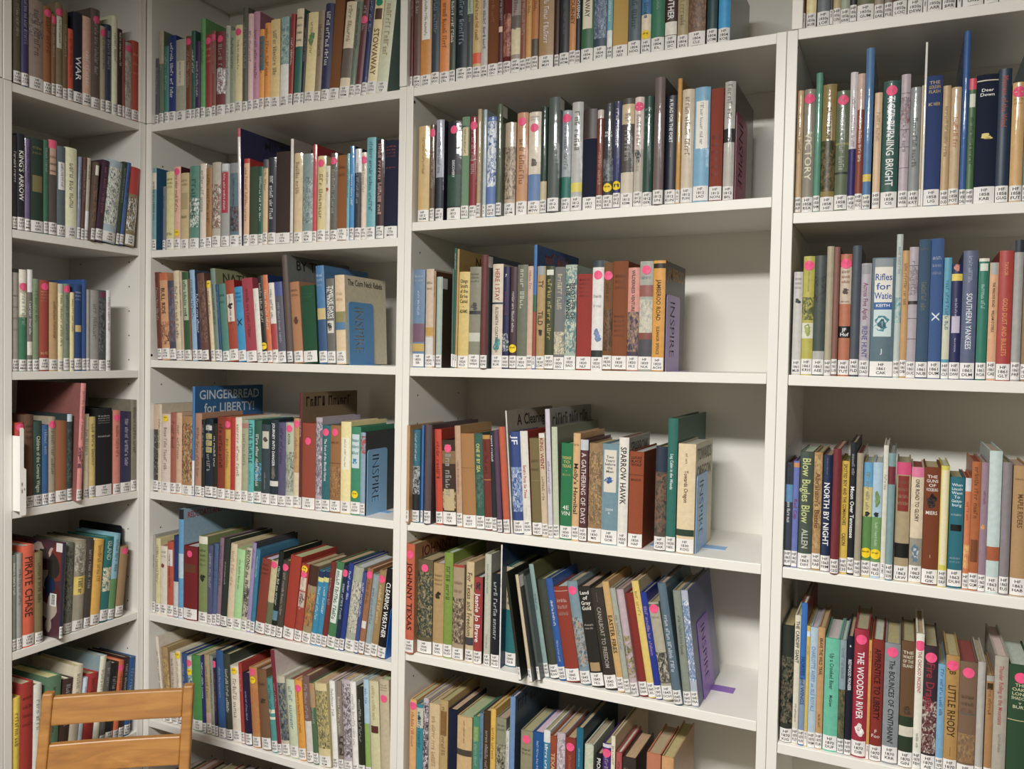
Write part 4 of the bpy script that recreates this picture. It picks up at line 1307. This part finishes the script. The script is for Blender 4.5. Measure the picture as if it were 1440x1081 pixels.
    if B.get('tag'):
        stk.quad((T + .0004, .003, h - .026), (T + .0004, .024, h - .026), (T + .0004, .024, h - .003), (T + .0004, .003, h - .003), lin('d8d5ce'), 'book_print')
    # lettering on the front board, at its head
    if B['F']:
        hx, tx = B['F']; lines = tx.split('/'); col = C(hx)
        for li, ln in enumerate(lines):
            V, Fc, x = layout(ln, rnd)
            sx = min((d - .03) / x, .034); sy = min(.034, sx * 1.4); zt = h - .006 - (li + .8) * sy * 1.02; w0 = .014 + (d - .028 - x * sx) / 2
            i0 = prt.verts([(T + .0004, w0 + a * sx, zt + b_ * sy) for a, b_ in V])
            for f in Fc: prt.face([i0 + i for i in f], col, 'book_print')
    return cov, pag, lab, stk, prt, T, h, ext
def book_matrix(B):
    sa = math.atan(B['sl']); ca, sn = math.cos(sa), math.sin(sa)
    Rl = Matrix(((ca, 0, sn, 0), (0, 1, 0, 0), (-sn, 0, ca, 0), (0, 0, 0, 1)))
    if sa > 0:                                     # rests on its right lower edge
        T = (B['u1'] - B['u0']) * ca
        M = Matrix.Translation((B['u1'], B['w'], B['zs'])) @ Rl @ Matrix.Translation((-T, 0, 0))
    else:
        M = Matrix.Translation((B['u0'], B['w'], B['zs'])) @ Rl
    return BASIS[B['key'][0]] @ M

def colour_name(hx):
    r, g, b_ = [int(hx[i:i + 2], 16) / 255 for i in (0, 2, 4)]
    mx, mn = max(r, g, b_), min(r, g, b_); s = 0 if mx == 0 else (mx - mn) / mx; v = mx
    if mx == mn: hue = 0
    elif mx == r: hue = (60 * (g - b_) / (mx - mn)) % 360
    elif mx == g: hue = 60 * (b_ - r) / (mx - mn) + 120
    else: hue = 60 * (r - g) / (mx - mn) + 240
    if v < .2: return 'black'
    if s < .14: return 'white' if v > .78 else 'light grey' if v > .6 else 'grey' if v > .35 else 'charcoal'
    if s < .3 and 20 < hue < 75: return 'cream' if v > .78 else 'beige' if v > .62 else 'taupe' if v > .4 else 'dark brown'
    if hue < 16 or hue >= 345: nm = 'red'
    elif hue < 42: nm = 'orange' if s > .68 and v > .7 else 'tan' if v > .66 else 'brown'
    elif hue < 68: nm = 'yellow' if s > .5 and v > .7 else 'cream' if v > .75 else 'olive'
    elif hue < 160: nm = 'green'
    elif hue < 195: nm = 'teal'
    elif hue < 250: nm = 'blue'
    elif hue < 300: nm = 'violet'
    else: nm = 'pink' if v > .6 else 'maroon'
    if nm in ('red', 'green', 'teal', 'blue', 'violet', 'brown', 'olive') and v < .42: nm = 'dark ' + nm
    elif nm in ('green', 'teal', 'blue', 'violet', 'red') and v > .68 and s < .45: nm = 'pale ' + nm
    return nm
def ordinal(n):
    return f"{n}{'th' if 10 <= n % 100 <= 20 else {1: 'st', 2: 'nd', 3: 'rd'}.get(n % 10, 'th')}"
BAYN = {'L': 'narrow side bookcase', 'S': 'corner bookcase', 'T': 'half-empty bookcase', 'U': 'bookcase beyond half-empty one'}
SHN = ['top', 'second', 'third', 'fourth', 'fifth', 'sixth', 'lowest']
for key, L in SHELVES.items():
    n = len(L)
    for i, B in enumerate(L):
        # area it shows in the photo, inside the frame
        y0 = max(0, B['yt']); zc = B['zs']
        yb = min(1081, proj(pt(key[0], (B['u0'] + B['u1']) / 2, B['w'], zc))[1])
        B['area'] = max(0, yb - y0) * (min(1440, B['xr']) - B['xl'])
        if B['F'] or (B['d'] or 0) >= .22: B['area'] += 1500 * (0 if key[1] == '5' else 1)      # a cover shows as well
        if key == 'S6': B['area'] = 0
        k = (n - i) if key[0] == 'L' else i + 1
        bits = {'book_cloth': 'cloth-bound', 'book_mylar': 'glossy', 'book_paper': ''}[B['fin']]
        feat = ' with pink dot' if any(c == 'D' for c, _ in B['dots']) else ' with yellow sticker' if any(c == 'Y' for c, _ in B['dots']) else ''
        B['label'] = f"{colour_name(B['col'])} {bits} book{feat}, {ordinal(k)} from corner, {SHN[int(key[1])]} shelf, {BAYN[key[0]]}".replace('  ', ' ')
N_SINGLE = 305
order = sorted(ALL, key=lambda B: -B['area'])
single = set(id(B) for B in order[:N_SINGLE])
rest = MB()
for bi, B in enumerate(ALL):
    rnd = random.Random(1000 + bi)
    cov, pag, lab, stk, prt, T, h, ext = make_book(B, rnd)
    M = book_matrix(B)
    if id(B) in single:
        r = empty('book', M)
        tag(r, B['label'], 'book', 'books on the ' + BAYN[B['key'][0]])
        c = cov.build('cover', r); pag.build('pages', r); lab.build('spine_label', r)
        for nm, q in ext: q.build(nm, r)
        if prt.v: prt.build('lettering', r)
        if stk.v: stk.build('round_sticker', r)
    else:
        for q in [cov, pag, lab, stk, prt] + [q_ for _, q_ in ext]:
            if q.v: rest.add(q, M)
o = rest.build('narrow_books'); tag(o, 'thin and cropped books filling the gaps between the larger ones on the shelves', 'books', kind='stuff')

# ------------------------------------------------------------------ bookends with cut-out letters
def bookend_mesh(hgt, dep, letters, mat, colr):
    """upright plate in the w-z plane with a foot; the word is cut through the plate, reading downwards"""
    me = bpy.data.meshes.new('plate'); bm = bmesh.new()
    th = .0016
    # plate outline with rounded upper corners
    pts = [(0, 0), (dep, 0)]
    rr = .008
    for cx, cz, a0 in ((dep - rr, hgt - rr, 0), (rr, hgt - rr, 90)):
        for k in range(5):
            an = math.radians(a0 + 22.5 * k); pts.append((cx + rr * math.cos(an), cz + rr * math.sin(an)))
    lo = [bm.verts.new((0, y, z)) for y, z in pts]; hi = [bm.verts.new((th, y, z)) for y, z in pts]
    bm.faces.new(lo[::-1]); bm.faces.new(hi)
    for i in range(len(pts)):
        j = (i + 1) % len(pts); bm.faces.new((lo[i], lo[j], hi[j], hi[i]))
    bmesh.ops.recalc_face_normals(bm, faces=bm.faces)
    bm.to_mesh(me); bm.free()
    o = bpy.data.objects.new('plate', me); COL.objects.link(o)
    if letters:
        cu = bpy.data.curves.new('cut', 'FONT'); cu.body = letters; cu.resolution_u = 2; cu.extrude = .01; cu.size = 1
        co = bpy.data.objects.new('cut', cu); COL.objects.link(co)
        dg = bpy.context.evaluated_depsgraph_get()
        cm = bpy.data.meshes.new_from_object(co.evaluated_get(dg))
        vs_ = [v.co for v in cm.vertices]; x1 = max(v.x for v in vs_)
        s = hgt * .74 / x1; sy = dep * .52
        for v in cm.vertices:
            x, y, z = v.co
            v.co = (z * 1.0, dep * .24 + y * sy, hgt * .93 - x * s)
        bpy.data.objects.remove(co, do_unlink=True)
        bmx = bmesh.new(); bmx.from_mesh(cm); bmesh.ops.remove_doubles(bmx, verts=bmx.verts, dist=1e-6)
        bmesh.ops.recalc_face_normals(bmx, faces=bmx.faces); bmx.to_mesh(cm); bmx.free()
        oc = bpy.data.objects.new('cutter', cm); COL.objects.link(oc)
        md = o.modifiers.new('cut', 'BOOLEAN'); md.operation = 'DIFFERENCE'; md.object = oc; md.solver = 'EXACT'
        dg = bpy.context.evaluated_depsgraph_get(); dg.update()
        nm = bpy.data.meshes.new_from_object(o.evaluated_get(dg))
        bpy.data.objects.remove(o, do_unlink=True); bpy.data.objects.remove(oc, do_unlink=True)
        me = nm
    else:
        bpy.data.objects.remove(o, do_unlink=True)
    me.materials.clear(); me.materials.append(MATS[mat])
    return me
def bookend(key, px, w0, hgt, dep, colr, label, foot=1, letters='INSPIRE', lean=0.0, foot_len=.05):
    mat = 'enamel_' + colr
    if mat not in MATS: plain(mat, colr, .42, .5)
    bay = key[0]
    u = px
    L = SHELVES[key][-1]
    u = L['u1'] + .0008 if px == 0 else u
    z = shelf_z(key, u)
    sl = L['sl'] if lean is None else lean
    sa = math.atan(sl)
    Rl = Matrix(((math.cos(sa), 0, math.sin(sa), 0), (0, 1, 0, 0), (-math.sin(sa), 0, math.cos(sa), 0), (0, 0, 0, 1)))
    r = empty('bookend', BASIS[bay] @ Matrix.Translation((u, w0, z)))
    tag(r, label, 'bookend', 'metal bookends')
    me = bookend_mesh(hgt, dep, letters, mat, colr)
    o = bpy.data.objects.new('plate', me); COL.objects.link(o); o.parent = r; o.matrix_local = Rl
    mb = MB()
    mb.box(-.095, .0012, dep * .25, dep * .95, 0, FOOT_T, mat=mat)      # foot under the books
    mb.box(.0012, min(foot_len * .5, SPAN[bay][1] - u - .0006), dep * .62, dep * .95, 0, FOOT_T, mat=mat)
    f = mb.build('foot', r, col=False)
    return r
bookend('S2', 0, .024, .148, .098, '5a92c6', 'blue metal bookend with cut-out word on third shelf of corner bookcase', lean=None)
bookend('S3', 0, .018, .152, .080, '86b0d4', 'light blue metal bookend with cut-out word on fourth shelf of corner bookcase', lean=None)
bookend('S4', 0, .012, .120, .120, '1f66bc', 'bright blue metal bookend against the post on fifth shelf of corner bookcase', lean=None)
bookend('T1', 0, .020, .168, .110, '8a2450', 'maroon metal bookend on second shelf of half-empty bookcase', lean=None)
bookend('T2', 0, .022, .150, .100, '9d88bb', 'lavender metal bookend on third shelf of half-empty bookcase', lean=None)
bookend('T3', 0, .020, .150, .095, '8fb4dc', 'pale blue metal bookend on fourth shelf of half-empty bookcase', lean=None, foot_len=.09)
bookend('T4', 0, .055, .150, .090, '8a66b4', 'purple metal bookend leaning on fifth shelf of half-empty bookcase', lean=None, foot_len=.09)
bookend('L4', -.036, .04, .228, .165, '191a1e', 'plain black metal bookend on fifth shelf of narrow side bookcase', letters='', lean=0.0, foot_len=.03)

# ------------------------------------------------------------------ white index card between the books of the side case
def index_card():
    z = shelf_z('L3', -.35); u = -.3568
    P0 = hit(0, .03, 18, 722); 
    r = empty('divider_card', BASIS['L'] @ Matrix.Translation((u, -.012, z)))
    tag(r, 'white notched card divider standing upright at the end of a side shelf', 'card')
    # outline in (u, z): narrow upper tab, wider lower part with rounded corners
    def arc(cx, cz, rr, a0, a1, n=5):
        return [(cx + rr * math.cos(math.radians(a0 + (a1 - a0) * k / n)), cz + rr * math.sin(math.radians(a0 + (a1 - a0) * k / n))) for k in range(n + 1)]
    wt, wb, H, hn = .0092, .0148, .1885, .096
    pts = [(0, -.010)] + arc(wb - .003, -.010 + .003, .003, -90, 0) + arc(wb - .004, hn - .004, .004, 0, 90) + [(wt + .002, hn)] + \
        [(wt, hn + .003)] + arc(wt - .004, H - .004, .004, 0, 90) + [(0, H)]
    mb = MB(); n = len(pts)
    i0 = mb.verts([(a, -.012, b_) for a, b_ in pts]); i1 = mb.verts([(a, -.0113, b_) for a, b_ in pts])
    mb.face(range(i0, i0 + n), (1, 1, 1), 'white_card'); mb.face(range(i1 + n - 1, i1 - 1, -1), (1, 1, 1), 'white_card')
    for i in range(n):
        j = (i + 1) % n; mb.face((i0 + i, i1 + i, i1 + j, i0 + j), (1, 1, 1), 'white_card')
    mb.box(0, .0006, -.0113, .14, .0, .17, mat='white_card')
    mb.build('card', r)
    rnd = random.Random(5); mb = MB()
    for tx, uc, zt, s in (('1801 - 1840', .0035, .066, .0048), ('HF', .0092, .052, .0046)):
        V, Fc, x = layout(tx, rnd)
        k0 = mb.verts([(uc + b_ * s, -.0124, zt - a * s * 1.05) for a, b_ in V])
        for f in Fc: mb.face([k0 + i for i in f], INK_D, 'book_print')
    mb.build('lettering', r)
index_card()
# barcode and white tag on the picture book that leans out of the side case
B = [b_ for b_ in SHELVES['L4'] if b_['k'] == '4a2c34'][0]
bk = [o for o in bpy.data.objects if o.get('label') == B['label']]
if bk:
    rnd = random.Random(3); mb = MB()
    h = B['h']
    for q in range(26):
        cy, cz = rnd.uniform(.01, .2), rnd.uniform(.02, h - .02); rr = rnd.uniform(.012, .035); k = 9
        i0 = mb.verts([(-.0003 - q * .00001, min(.22, max(.006, cy + rr * rnd.uniform(.6, 1) * math.cos(2 * math.pi * e_ / k))), min(h - .004, max(.004, cz + rr * 1.4 * rnd.uniform(.6, 1) * math.sin(2 * math.pi * e_ / k)))) for e_ in range(k)])
        mb.face(range(i0 + k - 1, i0 - 1, -1), lin(rnd.choice(['5a2c2c', '2c3450', 'b8a89c', '34302c', '7c3a30', '24304c'])), 'book_print')
    mb.build('cover_picture', bk[0])
    mb = MB()
    mb.quad((-.0008, .016, .075), (-.0008, .040, .075), (-.0008, .040, .105), (-.0008, .016, .105), lin('f0eeea'), 'book_print')
    z = .078
    while z < .1025:
        t = rnd.choice((.0004, .0008, .0012)); mb.quad((-.001, .021, z), (-.001, .033, z), (-.001, .033, z + t), (-.001, .021, z + t), INK_D, 'book_print'); z += t + rnd.choice((.0005, .0009))
    mb.build('barcode_sticker', bk[0]); mb = MB()
    mb.quad((-.0008, .002, h - .022), (-.0008, .024, h - .022), (-.0008, .024, h - .001), (-.0008, .002, h - .001), lin('e8e4e0'), 'book_print')
    mb.build('corner_tag', bk[0])

# ------------------------------------------------------------------ ladder-back chair in front of the corner
def chair():
    th = math.radians(37.0)                        # back runs along this heading
    ctr = np.array([.262, -.305])
    Mx = Matrix.Translation((ctr[0], ctr[1], FLOOR_Z)) @ Matrix.Rotation(th, 4, 'Z')
    r = empty('wooden_chair', Mx); tag(r, 'honey-coloured wooden ladder-back chair standing in front of the corner shelves', 'chair')
    W = .318; pw, pd = .0225, .022; Hh = .662
    # local: x along the back, -y towards the room (seat side), tilted back posts
    tilt = .06
    def post(x, name='back_post'):
        mb = MB(); segs = [(0, -.03), (.40, -.015), (Hh, tilt)]
        prev = None
        for z, y in segs:
            i = mb.verts([(x - pw / 2, y - pd / 2, z), (x + pw / 2, y - pd / 2, z), (x + pw / 2, y + pd / 2, z), (x - pw / 2, y + pd / 2, z)])
            if prev is not None:
                for k in range(4):
                    mb.face((prev + k, prev + (k + 1) % 4, i + (k + 1) % 4, i + k), (1, 1, 1), 'maple')
            else: mb.face((i + 3, i + 2, i + 1, i), (1, 1, 1), 'maple')
            prev = i
        mb.face((prev, prev + 1, prev + 2, prev + 3), (1, 1, 1), 'maple')
        o = mb.build(name, r, col=False); bevel(o, .004, 2); return o
    post(-W / 2 + pw / 2); post(W / 2 - pw / 2)
    def yof(z): return -.015 + (tilt + .015) * (z - .40) / (Hh - .40)
    for (z0, z1) in ((Hh - .067, Hh - .009), (Hh - .163, Hh - .104), (Hh - .259, Hh - .200)):
        mb = MB(); n = 8; xs = [-W / 2 + pw + (W - 2 * pw) * i / n for i in range(n + 1)]
        rows = []
        for z in (z0, z1):
            for off in (-.008, .008):
                rows.append(mb.verts([(x, yof(z) + off + .004 * (1 - (2 * i / n - 1) ** 2), z) for i, x in enumerate(xs)]))
        a, b_, c, d = rows                          # low front, low back, high front, high back
        for i in range(n):
            mb.face((a + i, a + i + 1, c + i + 1, c + i), (1, 1, 1), 'maple'); mb.face((b_ + i + 1, b_ + i, d + i, d + i + 1), (1, 1, 1), 'maple')
            mb.face((c + i, c + i + 1, d + i + 1, d + i), (1, 1, 1), 'maple'); mb.face((b_ + i, b_ + i + 1, a + i + 1, a + i), (1, 1, 1), 'maple')
        mb.face((a, c, d, b_), (1, 1, 1), 'maple'); mb.face((a + n, b_ + n, d + n, c + n), (1, 1, 1), 'maple')
        o = mb.build('back_slat', r, col=False); bevel(o, .003, 2)
    mb = MB(); mb.box(-W / 2 - .01, W / 2 + .01, -.36, -.005, .37, .392, mat='maple'); bevel(mb.build('seat', r, col=False), .006, 3)
    for x in (-W / 2 + .016, W / 2 - .016):
        mb = MB(); mb.box(x - .016, x + .016, -.345, -.313, 0, .37, mat='maple'); bevel(mb.build('front_leg', r, col=False), .003, 2)
        mb = MB(); mb.box(x - .009, x + .009, -.32, -.03, .15, .178, mat='maple'); bevel(mb.build('stretcher', r, col=False), .003, 2)
    mb = MB(); mb.box(-W / 2 + .03, W / 2 - .03, -.338, -.32, .20, .228, mat='maple'); bevel(mb.build('stretcher', r, col=False), .003, 2)
chair()
